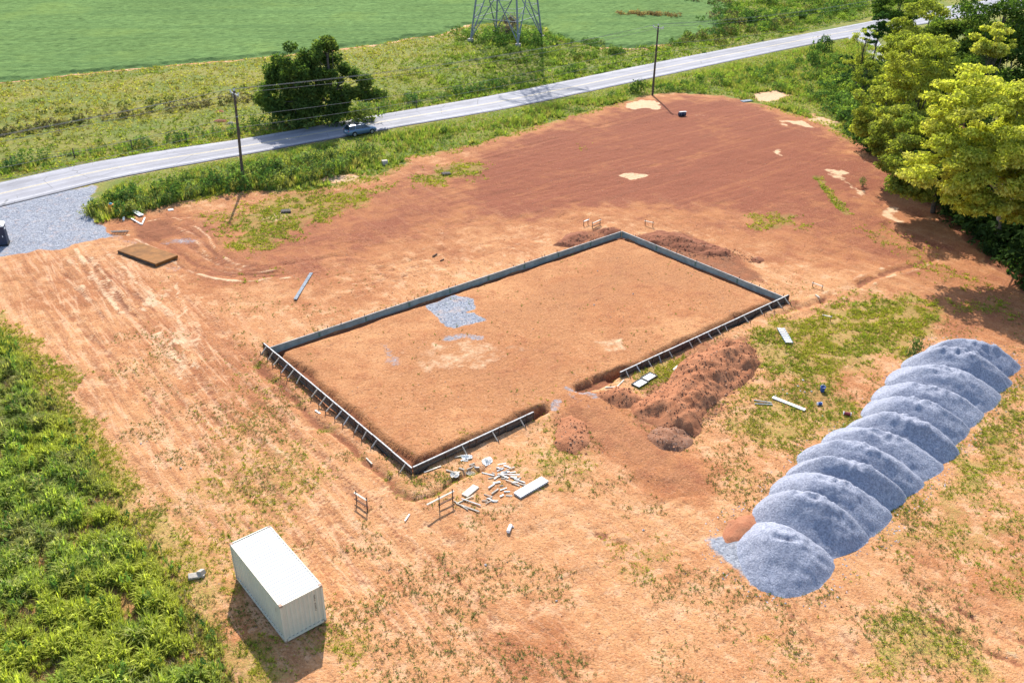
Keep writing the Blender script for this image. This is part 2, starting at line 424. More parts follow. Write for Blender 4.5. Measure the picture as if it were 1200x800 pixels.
M = dict(
    ground=mat_ground(),
    soil=mat_soil_heap('dug_soil', (0.295, 0.115, 0.054), (0.365, 0.16, 0.08), (0.19, 0.073, 0.038)),
    soil_dark=mat_soil_heap('dark_soil', (0.19, 0.07, 0.038), (0.25, 0.10, 0.055), (0.13, 0.05, 0.03)),
    soil_grey=mat_soil_heap('stony_soil', (0.20, 0.09, 0.05), (0.25, 0.125, 0.075), (0.29, 0.215, 0.17)),
    soil_red=mat_soil_heap('red_soil', (0.31, 0.12, 0.062), (0.36, 0.16, 0.085), (0.22, 0.09, 0.05)),
    gravel=mat_gravel(), asphalt=mat_asphalt(), road=mat_asphalt(True),
    yellow=mat_plain('yellow_line', (0.46, 0.37, 0.19), 0.7, 0.25, 3),
    white_line=mat_plain('white_line', (0.42, 0.42, 0.42), 0.7, 0.25, 3),
    leaf=mat_leaf('leaf', 0.48), blade=mat_leaf('grass_blade', 0.48), crop=mat_leaf('crop_leaf', 0.3),
    bark=mat_plain('bark', (0.10, 0.085, 0.07), 0.95, 0.4, 5, 0.1, bump=0.6),
    pale_bark=mat_plain('pale_bark', (0.24, 0.21, 0.18), 0.95, 0.35, 5, 0.1, bump=0.5),
    pole=mat_plain('weathered_pole', (0.085, 0.068, 0.055), 0.9, 0.3, 4, 0.15, bump=0.3),
    steel=mat_plain('galvanised_steel', (0.20, 0.225, 0.24), 0.65, 0.25, 3, 0.3, 0.15),
    grey_rail=mat_plain('grey_rail', (0.33, 0.325, 0.31), 0.85, 0.3, 2, 0.1),
    grey_plank=mat_plain('grey_plank', (0.20, 0.225, 0.25), 0.85, 0.25, 4, 0.1),
    wire=mat_plain('wire_aluminium', (0.26, 0.26, 0.26), 1.0, 0.1, 3, 0.0, 0.0),
    dark_wire=mat_plain('dark_cable', (0.05, 0.05, 0.05), 0.6, 0.1, 3),
    porcelain=mat_plain('porcelain', (0.6, 0.62, 0.64), 0.25, 0.1, 9),
    cont=mat_wall('container_paint', (0.58, 0.54, 0.425), (0.35, 0.16, 0.07), 0.35),
    cont_roof=mat_wall('container_roof_paint', (0.50, 0.495, 0.475), (0.42, 0.25, 0.12), 0.1),
    casting=mat_plain('rusty_casting', (0.36, 0.24, 0.17), 0.8, 0.3, 14),
    dark_under=mat_plain('dark_underframe', (0.06, 0.055, 0.05), 0.8, 0.3, 5),
    print_black=mat_plain('black_print', (0.03, 0.03, 0.035), 0.6, 0.1, 5),
    form_ply=mat_plain('form_plywood', (0.13, 0.105, 0.085), 0.8, 0.4, 3.5, 0.2, dirt=(0.25, 0.14, 0.08)),
    form_green=mat_plain('form_green_grey', (0.22, 0.27, 0.255), 0.75, 0.22, 1.3, 0.3, dirt=(0.30, 0.26, 0.22), dirt_amt=0.6),
    form_joint=mat_plain('form_joint', (0.10, 0.17, 0.13), 0.8, 0.2, 4),
    timber=mat_plain('pale_timber', (0.52, 0.45, 0.36), 0.8, 0.25, 6, 0.2),
    timber_grey=mat_plain('grey_timber', (0.44, 0.43, 0.41), 0.8, 0.25, 5, 0.2),
    timber_white=mat_plain('white_timber', (0.76, 0.74, 0.68), 0.7, 0.12, 4, 0.3),
    timber_old=mat_plain('old_timber', (0.33, 0.29, 0.24), 0.85, 0.3, 6, 0.2),
    stake=mat_plain('dark_stake', (0.13, 0.075, 0.05), 0.9, 0.3, 8, 0.1),
    rustplate=mat_plain('rusty_plate', (0.195, 0.082, 0.02), 0.85, 0.3, 1.2, 0.2, dirt=(0.15, 0.085, 0.02), dirt_amt=0.6, bump=0.2),
    navy=mat_plain('navy_plastic', (0.02, 0.03, 0.06), 0.45, 0.2, 3, 0.4),
    white_plastic=mat_plain('white_plastic', (0.78, 0.80, 0.82), 0.45, 0.06, 3, 0.4),
    concrete=mat_plain('concrete', (0.40, 0.36, 0.30), 0.9, 0.2, 5, 0.2, bump=0.3),
    blue=mat_plain('blue_plastic', (0.02, 0.07, 0.25), 0.4, 0.2, 6, 0.4),
    redp=mat_plain('red_plastic', (0.22, 0.03, 0.035), 0.45, 0.2, 6, 0.4),
    orange=mat_plain('orange_plastic', (0.75, 0.30, 0.04), 0.5, 0.15, 6, 0.3),
    yellowp=mat_plain('yellow_plastic', (0.62, 0.58, 0.06), 0.5, 0.15, 6, 0.3),
    tealp=mat_plain('teal_plastic', (0.03, 0.22, 0.30), 0.5, 0.15, 6, 0.3),
    carpaint=mat_plain('car_paint', (0.10, 0.165, 0.25), 0.28, 0.05, 2, 0.6, 0.35),
    carroof_sheen=mat_plain('car_roof_sheen', (0.16, 0.20, 0.25), 0.25, 0.05, 2, 0.6, 0.35),  # body paint lightened to stand for the sky reflected off the roof
    glass=mat_plain('tinted_glass', (0.012, 0.02, 0.03), 0.08, 0.05, 2, 0.8),
    rubber=mat_plain('rubber', (0.018, 0.018, 0.019), 0.85, 0.2, 9),
    rim=mat_plain('alloy_rim', (0.45, 0.46, 0.48), 0.35, 0.1, 6, 0.5, 0.7),
    taillight=mat_plain('tail_light', (0.42, 0.02, 0.02), 0.25, 0.1, 6, 0.6),
    headlight=mat_plain('head_light', (0.7, 0.72, 0.75), 0.15, 0.05, 6, 0.6),
)

# ------------------------------------------------------------------ pad frame and key outlines, metres
PADC = np.array([-6.563, 46.938])                  # near corner
PAD_A = np.array([math.cos(R_(40)), math.sin(R_(40))])     # towards the right corner
PAD_B = np.array([-math.sin(R_(40)), math.cos(R_(40))])    # towards the left corner
PAD_LA, PAD_LB = 41.77, 21.08
def padp(a, b): return PADC + a * PAD_A + b * PAD_B
PADPOLY = np.array([padp(0, 0), padp(PAD_LA, 0), padp(PAD_LA, PAD_LB), padp(0, PAD_LB)])
def pad_ab(q):
    d = np.asarray(q) - PADC
    return float(d @ PAD_A), float(d @ PAD_B)
GAP0, GAP1 = pad_ab(at(628, 486, 0.4))[0], pad_ab(at(725.5, 437, 0.4))[0]

NEAR_EDGE = np.array([(-230, -95), (-160, -15), (-100, 49.5)] + [tuple(at(u, v)) for u, v in
            [(0, 242), (150, 206), (300, 179), (450, 152), (600, 126), (750, 94.5), (900, 62.5), (1000, 43)]] + [(125, 252), (185, 297), (330, 400)])
FAR_EDGE = np.array([(-237, -89), (-167, -9), (-106, 57)] + [tuple(at(u, v)) for u, v in
            [(0, 213.5), (150, 183), (300, 160), (450, 133.5), (600, 107.5), (750, 77), (900, 48), (1000, 29)]] + [(124, 268), (181, 310), (326, 408)])
NE = smooth_line(NEAR_EDGE, 8); FE = smooth_line(FAR_EDGE, 8)
ROADPOLY = np.concatenate([NE, FE[::-1]])

LOT_TOP = ats([(-90, 258), (0, 238), (60, 229), (104, 223), (103, 244), (112, 262), (165, 246), (230, 232), (285, 222), (360, 222), (440, 206), (462, 196), (480, 184), (560, 168),
               (640, 143), (700, 127), (755, 112), (790, 108), (850, 112), (905, 125), (960, 142), (1005, 165)])
WOOD_EDGE = np.array([(51.4, 128), (50.8, 110), (49.9, 95), (49.5, 84), (49.4, 76), (50.0, 66), (51, 55), (53, 40), (56, 20), (58, 0)])
WEED_EDGE = np.concatenate([[(-80.0, 92.0), (-62, 78)], ats([(0, 385), (35, 420), (60, 452), (95, 510), (130, 560), (165, 615), (205, 665), (245, 735), (285, 800)]), [(-10.5, 24.0), (-8, 16), (-4, 0)]])

# ------------------------------------------------------------------ ground sheet
def axis(parts):
    out = [parts[0][0]]
    for a, b, s in parts:
        n = max(1, int(round((b - a) / s))); out += list(np.linspace(a, b, n + 1)[1:])
    return np.array(out)
def geo(a, b, n): return list(a + (b - a) * ((np.linspace(0, 1, n + 1)[1:]) ** 2.5))
xs = axis([(-170, -62, 2.0), (-62, 56, 0.25), (56, 180, 2.3)])
ys = axis([(8, 20, 1.0), (20, 80, 0.235), (80, 125, 0.34), (125, 172, 0.6), (172, 330, 2.0)])
xs = np.concatenate([-170 - np.array(geo(0, 3800, 14))[::-1], xs, 180 + np.array(geo(0, 3800, 14))])
ys = np.concatenate([8 - np.array(geo(0, 2500, 12))[::-1], ys, 330 + np.array(geo(0, 6000, 16))])
GX, GY = np.meshgrid(xs, ys)
fx, fy = GX.ravel(), GY.ravel()
NV = len(fx)
WX = (fbm(fx * 0.55, fy * 0.55, 3, 3) - 0.5); WY = (fbm(fx * 0.55, fy * 0.55, 9, 3) - 0.5)
Z = np.zeros(NV); mred = np.zeros(NV); mgrass = np.zeros(NV); mpale = np.zeros(NV); mgrav = np.zeros(NV)
mdark = np.zeros(NV); mpast = np.zeros(NV); mtrk = np.zeros(NV); mpad = np.zeros(NV)

def region(P, pad):
    P = np.asarray(P)
    return np.where((fx > P[:, 0].min() - pad) & (fx < P[:, 0].max() + pad) & (fy > P[:, 1].min() - pad) & (fy < P[:, 1].max() + pad))[0]
def pmask(P, feather=1.0, wob=1.5):
    idx = region(P, feather + wob + 0.5)
    d = poly_sd(fx[idx] + WX[idx] * wob * 2, fy[idx] + WY[idx] * wob * 2, np.asarray(P))
    return idx, sstep(-feather, feather, d)
def lmask(P, w, feather=0.3, wob=0.4):
    P = smooth_line(P, 5)
    idx = region(P, w + feather + wob + 0.3)
    d = line_d(fx[idx] + WX[idx] * wob * 2, fy[idx] + WY[idx] * wob * 2, P)
    return idx, 1 - sstep(w - feather, w + feather, d)
def paint(m, im, amt=1.0, mode='max'):
    idx, w = im
    if mode == 'max': m[idx] = np.maximum(m[idx], w * amt)
    elif mode == 'sub': m[idx] = m[idx] * (1 - w * amt)
    else: m[idx] += w * amt

# the lot is bare soil; everything round it is rough grass
LOT = np.concatenate([LOT_TOP, WOOD_EDGE, WEED_EDGE[::-1]])
sd_lot = poly_sd(fx + WX * 2, fy + WY * 2, LOT)
mpast[:] = 1 - sstep(-0.6, 0.9, sd_lot)
Z += (fbm(fx * 0.06, fy * 0.06, 21, 3) - 0.5) * 0.5 * sstep(0, 4, sd_lot)
Z += (fbm(fx * 0.8, fy * 0.8, 31, 4) - 0.5) * 0.13 * sstep(-1, 2, sd_lot)
Z += (fbm(fx * 2.6, fy * 2.6, 41, 2) - 0.5) * 0.05 * sstep(-1, 2, sd_lot)

# red raked soil of the upper lot, dull at first, deepest in the middle of the far side
paint(mred, pmask(ats([(215, 255), (420, 215), (500, 190), (740, 118), (860, 114), (1010, 170), (1120, 275), (1200, 345), (1200, 400), (1090, 340), (1000, 320), (900, 300), (820, 270), (720, 250), (600, 265), (480, 290), (400, 330), (330, 350), (230, 330)]), 11, 6), 0.72)
paint(mred, pmask(ats([(560, 175), (740, 116), (860, 112), (1010, 168), (1085, 240), (980, 250), (880, 255), (760, 245), (640, 258), (500, 252), (505, 205)]), 8, 5), 1.0)
paint(mred, pmask(ats([(110, 265), (220, 240), (330, 300), (320, 335), (250, 340), (160, 290)]), 2, 2), 0.62)
paint(mred, pmask(ats([(0, 300), (90, 300), (170, 350), (330, 400), (400, 480), (320, 520), (180, 420), (60, 360), (0, 350)]), 5, 4), 0.34)
paint(mred, pmask(ats([(1020, 330), (1200, 340), (1200, 450), (1120, 400)]), 3, 3), 0.5)
paint(mred, pmask(ats([(940, 410), (1040, 440), (1010, 480), (930, 480)]), 3, 3), 0.35)
paint(mred, pmask(ats([(590, 745), (650, 720), (720, 800), (580, 800)]), 2, 2), 0.55)
paint(mred, pmask(ats([(1080, 655), (1200, 690), (1200, 760), (1130, 720)]), 3, 3), 0.4)
# built-up pad
idx, w = pmask(PADPOLY, 0.5, 0.1); mpad[idx] = w; mred[idx] = mred[idx] * (1 - w) + w * 0.30
Z[idx] = Z[idx] * (1 - 0.75 * w) + 0.05 * w
paint(mred, pmask(ats([(620, 330), (720, 290), (870, 340), (820, 380), (700, 400)]), 3, 3), 0.48)
paint(mred, pmask(ats([(560, 400), (650, 390), (700, 430), (600, 470), (540, 450)]), 2, 2), 0.5)
paint(mpale, pmask(ats([(480, 400), (560, 395), (640, 410), (560, 440), (490, 440)]), 2, 2.5), 0.46)
paint(mpale, pmask(ats([(610, 350), (680, 340), (720, 352), (650, 362)]), 1.5, 2), 0.36)
paint(mdark, pmask(ats([(560, 445), (640, 425), (700, 440), (660, 462), (590, 480)]), 2.5, 2.5), 0.34)
paint(mdark, pmask(ats([(640, 300), (730, 285), (800, 320), (720, 330)]), 2.5, 2.5), 0.30)
paint(mpale, pmask(ats([(690, 400), (730, 395), (735, 412), (700, 416)]), .6, .5), 0.5)
# trenches inside the form boards, near left and front
for P, wd, dp in (([padp(0.5, 0.4), padp(0.5, PAD_LB - 0.6)], 0.5, 0.45), ([padp(0.3, 0.5), padp(GAP0 + 0.9, 0.5)], 0.5, 0.45),
                  ([padp(GAP0, 0.35), padp(GAP0 + 1.3, 0.5)], 0.5, 0.45), ([padp(GAP1 - 3.4, 0.45), padp(GAP1 + 1.0, 0.45)], 0.62, 0.5), ([padp(GAP1, 0.5), padp(PAD_LA - 0.3, 0.5)], 0.5, 0.4)):
    im = lmask(P, wd, 0.2, 0.45); Z[im[0]] -= im[1] * dp
    paint(mdark, lmask(P, wd + 0.02, 0.25, 0.5), 0.75)
for P in ([padp(0.4, PAD_LB - 0.35), padp(PAD_LA, PAD_LB - 0.35)], [padp(PAD_LA - 0.35, 0), padp(PAD_LA - 0.35, PAD_LB)]):
    im = lmask(P, 0.35, 0.25, 0.2); Z[im[0]] -= im[1] * 0.28
    paint(mdark, lmask(P, 0.45, 0.3, 0.25), 0.8)  # dark strip at the foot of the far forms stands for shade
# cut edge all round the pad at the near left and front
EDGE_L = ats([(300, 425), (318, 442), (345, 468), (385, 502), (420, 532), (448, 556), (470, 575), (487, 584), (512, 576), (540, 562), (570, 552)])
im = lmask(EDGE_L, 0.25, 0.25, 0.4); Z[im[0]] -= im[1] * 0.28; paint(mdark, im, 0.95)
paint(mgrass, pmask(ats([(440, 530), (475, 556), (500, 560), (560, 545), (600, 545), (560, 570), (487, 585), (460, 570)]), 1, 1), 0.45)
idx, w = pmask(np.concatenate([EDGE_L, ats([(600, 540), (690, 500), (640, 490), (485, 560), (310, 412)])]), 0.5, 0.3)
Z[idx] -= w * 0.1
# access ramp through the gap
paint(mdark, pmask(ats([(655, 462), (690, 458), (745, 495), (800, 530), (840, 545), (820, 575), (760, 560), (700, 515), (665, 480)]), 1.2, 1.0), 0.36)
paint(mred, pmask(ats([(655, 462), (690, 458), (745, 495), (800, 530), (850, 555), (830, 600), (760, 580), (690, 525), (660, 480)]), 1.5, 1.0), 0.6)
idx, w = pmask(ats([(655, 463), (692, 460), (740, 500), (790, 535), (830, 552), (815, 578), (755, 562), (700, 518), (668, 484)]), 0.9, 0.6); mpale[idx] *= 1 - w; Z[idx] += w * 0.12; mpad[idx] = np.maximum(mpad[idx], w * 0.9); mtrk_off = (idx, w)
# crushed stone: entrance, patch on the pad, wet fines at the gap, spill round the heaps
paint(mgrav, pmask(ats([(-90, 255), (0, 234), (60, 225), (112, 218), (108, 244), (116, 262), (135, 276), (100, 286), (62, 294), (20, 300), (-40, 302), (-80, 300)]), 0.9, 1.2), 1.0)
paint(mgrav, lmask(ats([(130, 276), (160, 290), (205, 315)]), 1.0, 0.8, 0.8), 0.40)
paint(mgrav, lmask(ats([(200, 285), (225, 280)]), 1.2, 0.9, 1.0), 0.45)
paint(mgrav, pmask(ats([(499, 357), (534, 346), (556, 351), (558, 362), (541, 367), (557, 366), (571, 377), (530, 385), (521, 384)]), 0.35, 0.4), 1.0)
paint(mgrav, pmask(ats([(436, 402), (455, 400), (475, 425), (465, 437), (452, 430)]), 0.8, 0.8), 0.45)
paint(mgrav, lmask(ats([(525, 396), (545, 394), (560, 397)]), 0.7, 0.5, 0.4), 0.55)
paint(mgrav, lmask(ats([(664, 456), (690, 464), (700, 470)]), 0.35, 0.3, 0.5), 0.5)
paint(mgrav, lmask(ats([(670, 462), (690, 482)]), 0.5, 0.4, 0.5), 0.38)
paint(mgrav, lmask(ats([(648, 478), (656, 472)]), 0.45, 0.3, 0.5), 0.5)
paint(mgrav, lmask(ats([(697, 459), (703, 456)]), 0.4, 0.3, 0.5), 0.45)
paint(mgrav, pmask(ats([(818, 632), (850, 628), (880, 640), (905, 690), (880, 690), (855, 670)]), 0.8, 0.8), 0.75)
# pale sandy washes
for P, a in (([(728, 206), (742, 202), (760, 204), (750, 210), (735, 211)], 1), ([(725, 124), (745, 118), (770, 120), (768, 128), (740, 130)], 1), ([(185, 388), (232, 384), (226, 405), (190, 405)], .6),
             ([(165, 348), (185, 346), (195, 358), (172, 360)], .9), ([(308, 255), (340, 245), (345, 252), (318, 264)], .95), ([(815, 134), (826, 133), (826, 137)], .8),
             ([(898, 175), (906, 174), (916, 181), (908, 182)], 1), ([(914, 142), (935, 141), (952, 150), (930, 147)], 1), ([(963, 200), (985, 197), (1000, 215), (1020, 230), (1010, 232), (985, 210)], .8),
             ([(1036, 242), (1050, 244), (1066, 260), (1055, 263)], .95), ([(1085, 108), (870, 105), (930, 112), (950, 120), (900, 122)], .0), ([(920, 300), (950, 308), (970, 330), (935, 322)], .45),
             ([(868, 112), (905, 106), (928, 113), (900, 120)], .9), ([(940, 132), (975, 140), (990, 150), (960, 147)], .8), ([(1080, 620), (1160, 600), (1200, 640), (1120, 650)], .3), ([(935, 690), (1060, 600), (1090, 620), (1000, 700), (960, 720)], .3),
             ([(300, 180), (330, 176), (345, 182)], 0.0), ([(350, 212), (400, 206), (440, 204), (395, 214)], .8), ([(150, 560), (240, 600), (330, 690), (260, 640)], .25), ([(620, 640), (760, 690), (700, 760), (600, 680)], .22)):
    if a: paint(mpale, pmask(ats(P), 1.0, 2.0), a * 0.85)
for L_ in ([(184, 386), (196, 415), (208, 440)], [(198, 384), (201, 415), (206, 445)], [(214, 380), (212, 420), (210, 446)], [(235, 382), (226, 412), (221, 430)], [(185, 402), (212, 436)], [(205, 330), (212, 355), (216, 385)]):
    paint(mpale, lmask(ats(L_), 0.25, 0.4, 0.9), 0.66)
# wheel tracks: a pair of ruts each, squeezed-up lips beside them
def rut(px, half=0.85, depth=0.08, dk=0.55, w=0.17):
    P = smooth_line(ats(px), 6)
    T = np.gradient(P, axis=0); T /= np.linalg.norm(T, axis=1)[:, None] + 1e-9
    N = np.stack([-T[:, 1], T[:, 0]], 1)
    for s in ((-1, 1) if half else (0,)):
        Q = P + N * half * s
        idx = region(Q, 1.5)
        if len(idx) == 0: continue
        d = line_d(fx[idx] + WX[idx] * 0.5, fy[idx] + WY[idx] * 0.5, Q)
        br = sstep(0.26, 0.50, fbm(fx[idx] * 0.7, fy[idx] * 0.7, 55, 3)); cr = 0.6 + 0.8 * vnoise(fx[idx] * 2.3, fy[idx] * 2.3, 56)
        Z[idx] += br * cr * (-depth * 0.8 * np.exp(-(d / w) ** 2) + depth * 0.35 * np.exp(-((d - w * 2.1) / (w * 0.9)) ** 2))
        mdark[idx] = np.maximum(mdark[idx], br * cr * dk * 0.85 * (1 - sstep(w * 0.5, w * 1.6, d)))
        mpale[idx] = np.maximum(mpale[idx], br * cr * dk * 0.5 * np.exp(-((d - w * 2.2) / (w * 1.1)) ** 2))
def bundle(px, W, n, dk=0.8, depth=0.06, ln=(0.25, 0.7)):
    G = smooth_line(ats(px), 10); m = len(G)
    T = np.gradient(G, axis=0); T /= np.linalg.norm(T, axis=1)[:, None] + 1e-9; N = np.stack([-T[:, 1], T[:, 0]], 1)
    for k in range(n):
        l = int(m * rng.uniform(*ln)); a = rng.integers(0, max(1, m - l)); o = rng.uniform(-W, W); dr = rng.uniform(-0.6, 0.6)
        t_ = np.linspace(-1, 1, l + 1)[:, None]; P = G[a:a + l + 1]; t_ = t_[:len(P)]
        P = P + N[a:a + l + 1] * (o + dr * t_)
        idx = region(P, 1.2)
        if len(idx) == 0 or len(P) < 2: continue
        d = line_d(fx[idx] + WX[idx] * 0.35, fy[idx] + WY[idx] * 0.35, P); w = rng.uniform(0.13, 0.24)
        br = sstep(0.28, 0.5, fbm(fx[idx] * 0.5, fy[idx] * 0.5, 55 + k, 3)); q = rng.uniform(0.5, 1.0)
        if rng.random() < 0.58:
            Z[idx] -= br * q * depth * np.exp(-(d / w) ** 2); mdark[idx] = np.maximum(mdark[idx], br * q * dk * np.exp(-(d / w) ** 2))
        else:
            Z[idx] += br * q * depth * 0.6 * np.exp(-(d / w) ** 2); mpale[idx] = np.maximum(mpale[idx], br * q * dk * 0.75 * np.exp(-(d / (w * 1.3)) ** 2))
bundle([(72, 293), (100, 325), (150, 380)], 2.2, 20, 1.0, 0.10, (0.4, 0.9))
bundle([(105, 292), (150, 340), (195, 385)], 2.0, 16, 0.9, 0.08, (0.4, 0.9))
bundle([(60, 300), (150, 390), (300, 540), (420, 665), (540, 800)], 4.0, 36, 0.72, 0.05)
bundle([(112, 292), (205, 375), (330, 510), (480, 650), (620, 800)], 3.2, 28, 0.7, 0.05)
bundle([(0, 320), (60, 380), (130, 460), (230, 575), (300, 625), (420, 770)], 3.2, 28, 0.6, 0.05)
bundle([(300, 560), (420, 640), (540, 640), (680, 610), (800, 590)], 2.6, 18, 0.55, 0.04)
bundle([(560, 800), (600, 730), (700, 660), (860, 600)], 2.4, 16, 0.55, 0.04)
bundle([(190, 258), (225, 272), (246, 295), (275, 311), (335, 316)], 1.6, 16, 1.0, 0.10, (0.4, 0.9))
bundle([(165, 268), (205, 290), (240, 312), (290, 322), (345, 318)], 1.8, 14, 1.0, 0.10, (0.4, 0.9))
bundle([(150, 262), (200, 254), (250, 252), (310, 258)], 1.3, 10, 0.85, 0.08)
bundle([(310, 300), (400, 290), (500, 275), (600, 262)], 3.5, 20, 0.55, 0.05)
bundle([(430, 320), (520, 298), (540, 270), (480, 250), (400, 262)], 2.5, 16, 0.6, 0.05)
bundle([(380, 330), (460, 320), (560, 290), (680, 258), (760, 262)], 2.2, 18, 0.6, 0.05)
bundle([(420, 250), (560, 228), (720, 205), (900, 180)], 4.5, 22, 0.45, 0.04)
bundle([(480, 215), (620, 180), (760, 150), (900, 140)], 5.0, 24, 0.45, 0.04)
bundle([(690, 500), (760, 560), (860, 590)], 1.5, 10, 0.5, 0.04)
bundle([(880, 700), (950, 745), (1030, 800)], 3.0, 18, 0.7, 0.05)
bundle([(1020, 640), (1100, 700), (1200, 765)], 2.5, 14, 0.6, 0.05)
bundle([(740, 700), (860, 730), (980, 790)], 3.0, 14, 0.45, 0.04)
rut([(205, 380), (215, 405), (222, 440)], 0.8, 0.06, 0.3)
rut([(300, 315), (345, 308), (400, 300), (430, 302)], 0.0, 0.10, 0.7, 0.3)
rut([(400, 318), (440, 314), (480, 310), (505, 305), (530, 300)], 0.85, 0.08, 0.6)
rut([(420, 322), (450, 318), (462, 326), (445, 336)], 0.85, 0.09, 0.7)
rut([(450, 330), (500, 300), (515, 275), (500, 260), (460, 255)], 0.9, 0.05, 0.4)
rut([(340, 290), (420, 275), (500, 270), (560, 285), (540, 300)], 0.9, 0.05, 0.4)
rut([(600, 176), (660, 160), (720, 142)], 0.0, 0.09, 0.6, 0.35)
rut([(660, 258), (672, 250), (690, 248)], 0.85, 0.08, 0.6)
rut([(430, 245), (560, 225), (700, 215), (850, 200)], 0.9, 0.04, 0.35)
rut([(470, 235), (620, 200), (780, 170), (930, 165)], 0.9, 0.04, 0.35)
rut([(560, 215), (740, 180), (900, 150)], 0.9, 0.03, 0.3)
rut([(520, 265), (620, 235), (760, 240), (880, 270), (950, 300)], 0.9, 0.04, 0.3)
rut([(600, 690), (700, 640), (790, 600), (850, 590)], 0.95, 0.05, 0.35)
rut([(520, 690), (620, 640), (690, 610), (760, 620)], 0.95, 0.06, 0.4)
rut([(660, 620), (700, 630), (725, 636)], 0.0, 0.10, 0.7, 0.3)
rut([(735, 655), (747, 690), (746, 765)], 0.0, 0.06, 0.5, 0.2)
rut([(905, 690), (960, 740), (1000, 800)], 0.95, 0.06, 0.5)
rut([(930, 690), (985, 735), (1040, 790)], 0.95, 0.06, 0.5)
rut([(1060, 690), (1140, 740), (1200, 770)], 0.9, 0.10, 0.8, 0.25)
rut([(575, 790), (592, 740), (640, 760), (690, 800)], 0.9, 0.07, 0.5)
rut([(640, 530), (700, 560), (790, 600)], 0.9, 0.05, 0.35)
rut([(540, 800), (470, 700), (420, 640)], 0.9, 0.05, 0.35)
rut([(700, 720), (800, 690), (860, 700)], 0.95, 0.05, 0.3)
rut([(0, 330), (60, 380), (130, 460), (230, 560), (300, 610)], 0.95, 0.05, 0.35)
# drain cut and washes on the right
rut([(965, 352), (1000, 338), (1035, 322), (1070, 312), (1090, 303)], 0.0, 0.16, 0.9, 0.4)
rut([(1040, 262), (1075, 288), (1100, 312)], 0.0, 0.20, 0.6, 0.45)
rut([(958, 208), (972, 228), (985, 245), (992, 250)], 0.0, 0.16, 0.6, 0.3)
rut([(985, 205), (1010, 222), (1040, 245)], 0.0, 0.20, 0.7, 0.3)
rut([(895, 375), (930, 362), (965, 352)], 0.0, 0.18, 0.6, 0.35)
rut([(275, 450), (300, 455), (345, 475)], 0.0, 0.10, 0.4, 0.4)
# disturbed dark ground round heaps
for P, a in (([(655, 275), (690, 268), (728, 266), (725, 276), (680, 290), (650, 288)], .75), ([(740, 272), (800, 272), (870, 298), (905, 335), (870, 330), (790, 300)], .75), ([(150, 262), (200, 255), (215, 275), (165, 290)], .7),
             ([(300, 440), (360, 480), (420, 540), (470, 570), (480, 552), (310, 415)], .35), ([(640, 480), (690, 470), (700, 530), (650, 540)], .5), ([(800, 400), (880, 395), (895, 430), (850, 480), (800, 520), (730, 500)], .6), ([(925, 348), (945, 350), (938, 360), (915, 362)], .8)):
    paint(mdark, pmask(ats(P), 0.8, 1.0), a)
# grass growing on the lot
def grass(px, a=0.75, fe=2.2, wob=2.4): paint(mgrass, pmask(ats(px), fe, wob), a)
grass([(885, 375), (920, 372), (990, 350), (1040, 345), (1110, 360), (1105, 385), (1060, 410), (1010, 440), (960, 455), (900, 440), (880, 410)], 0.8)
grass([(880, 440), (950, 440), (1010, 470), (1030, 470), (1000, 510), (930, 540), (880, 520), (850, 500)], 0.62)
grass([(1000, 345), (1050, 345), (1110, 365), (1060, 390), (1000, 380)], 0.85)
grass([(1100, 350), (1180, 350), (1180, 372), (1120, 365)], 0.5)
grass([(1190, 440), (1150, 490), (1135, 530), (1090, 580), (1060, 610), (1130, 600), (1200, 560), (1200, 440)], 0.72)
grass([(1045, 610), (1120, 590), (1200, 590), (1200, 640), (1120, 650), (1060, 640)], 0.55)
grass([(1150, 640), (1200, 640), (1200, 690), (1150, 695)], 0.5)
grass([(1040, 725), (1110, 725), (1160, 760), (1150, 800), (1000, 800), (1010, 770)], 0.66)
grass([(900, 760), (960, 770), (1000, 800), (880, 800)], 0.45)
grass([(270, 285), (280, 245), (330, 225), (400, 222), (470, 215), (430, 240), (380, 255), (330, 290), (290, 300)], 0.66, 2.0)
grass([(480, 210), (520, 192), (575, 190), (560, 208), (500, 218)], 0.75)
grass([(235, 250), (290, 225), (300, 240), (250, 300)], 0.45)
grass([(870, 258), (905, 248), (945, 260), (930, 272), (880, 270)], 0.55, 0.8)
grass([(215, 660), (265, 640), (290, 720), (330, 800), (280, 800)], 0.62)
grass([(190, 590), (240, 660), (260, 740), (200, 680)], 0.6)
grass([(70, 440), (130, 520), (190, 600), (200, 650), (140, 580), (50, 440)], 0.55)
grass([(340, 760), (420, 700), (450, 760), (440, 800), (330, 800)], 0.5)
grass([(600, 520), (650, 500), (700, 540), (680, 570), (620, 580)], 0.5)
grass([(480, 560), (560, 540), (600, 560), (540, 590), (495, 590)], 0.45)
grass([(640, 500), (665, 500), (660, 540), (620, 540)], 0.5)
grass([(745, 430), (815, 415), (820, 430), (790, 450), (750, 465)], 0.7, 0.7, 0.8)
grass([(520, 520), (560, 490), (565, 510), (530, 528)], 0.55, 0.7)
grass([(270, 310), (330, 320), (280, 345)], 0.35)
grass([(690, 640), (770, 630), (800, 680), (730, 700)], 0.45)
grass([(620, 180), (700, 165), (690, 180)], 0.25)
grass([(1000, 270), (1040, 262), (1120, 310), (1180, 345), (1100, 340)], 0.38)
for e in EDGE_L[:-2]:
    paint(mgrass, lmask([e, e + 0.1], 0.5, 0.5, 0.8), 0.62)
paint(mgrass, lmask(ats([(958, 208), (975, 232), (992, 250)]), 0.7, 0.5, 0.6), 0.7)
paint(mgrass, lmask(LOT_TOP[7:], 1.6, 1.4, 1.5), 0.55)
paint(mgrass, lmask(WEED_EDGE, 1.5, 1.2, 1.5), 0.7)
sp = fbm(fx * 0.12, fy * 0.12, 77, 4)
lower = sstep(75, 45, fy)
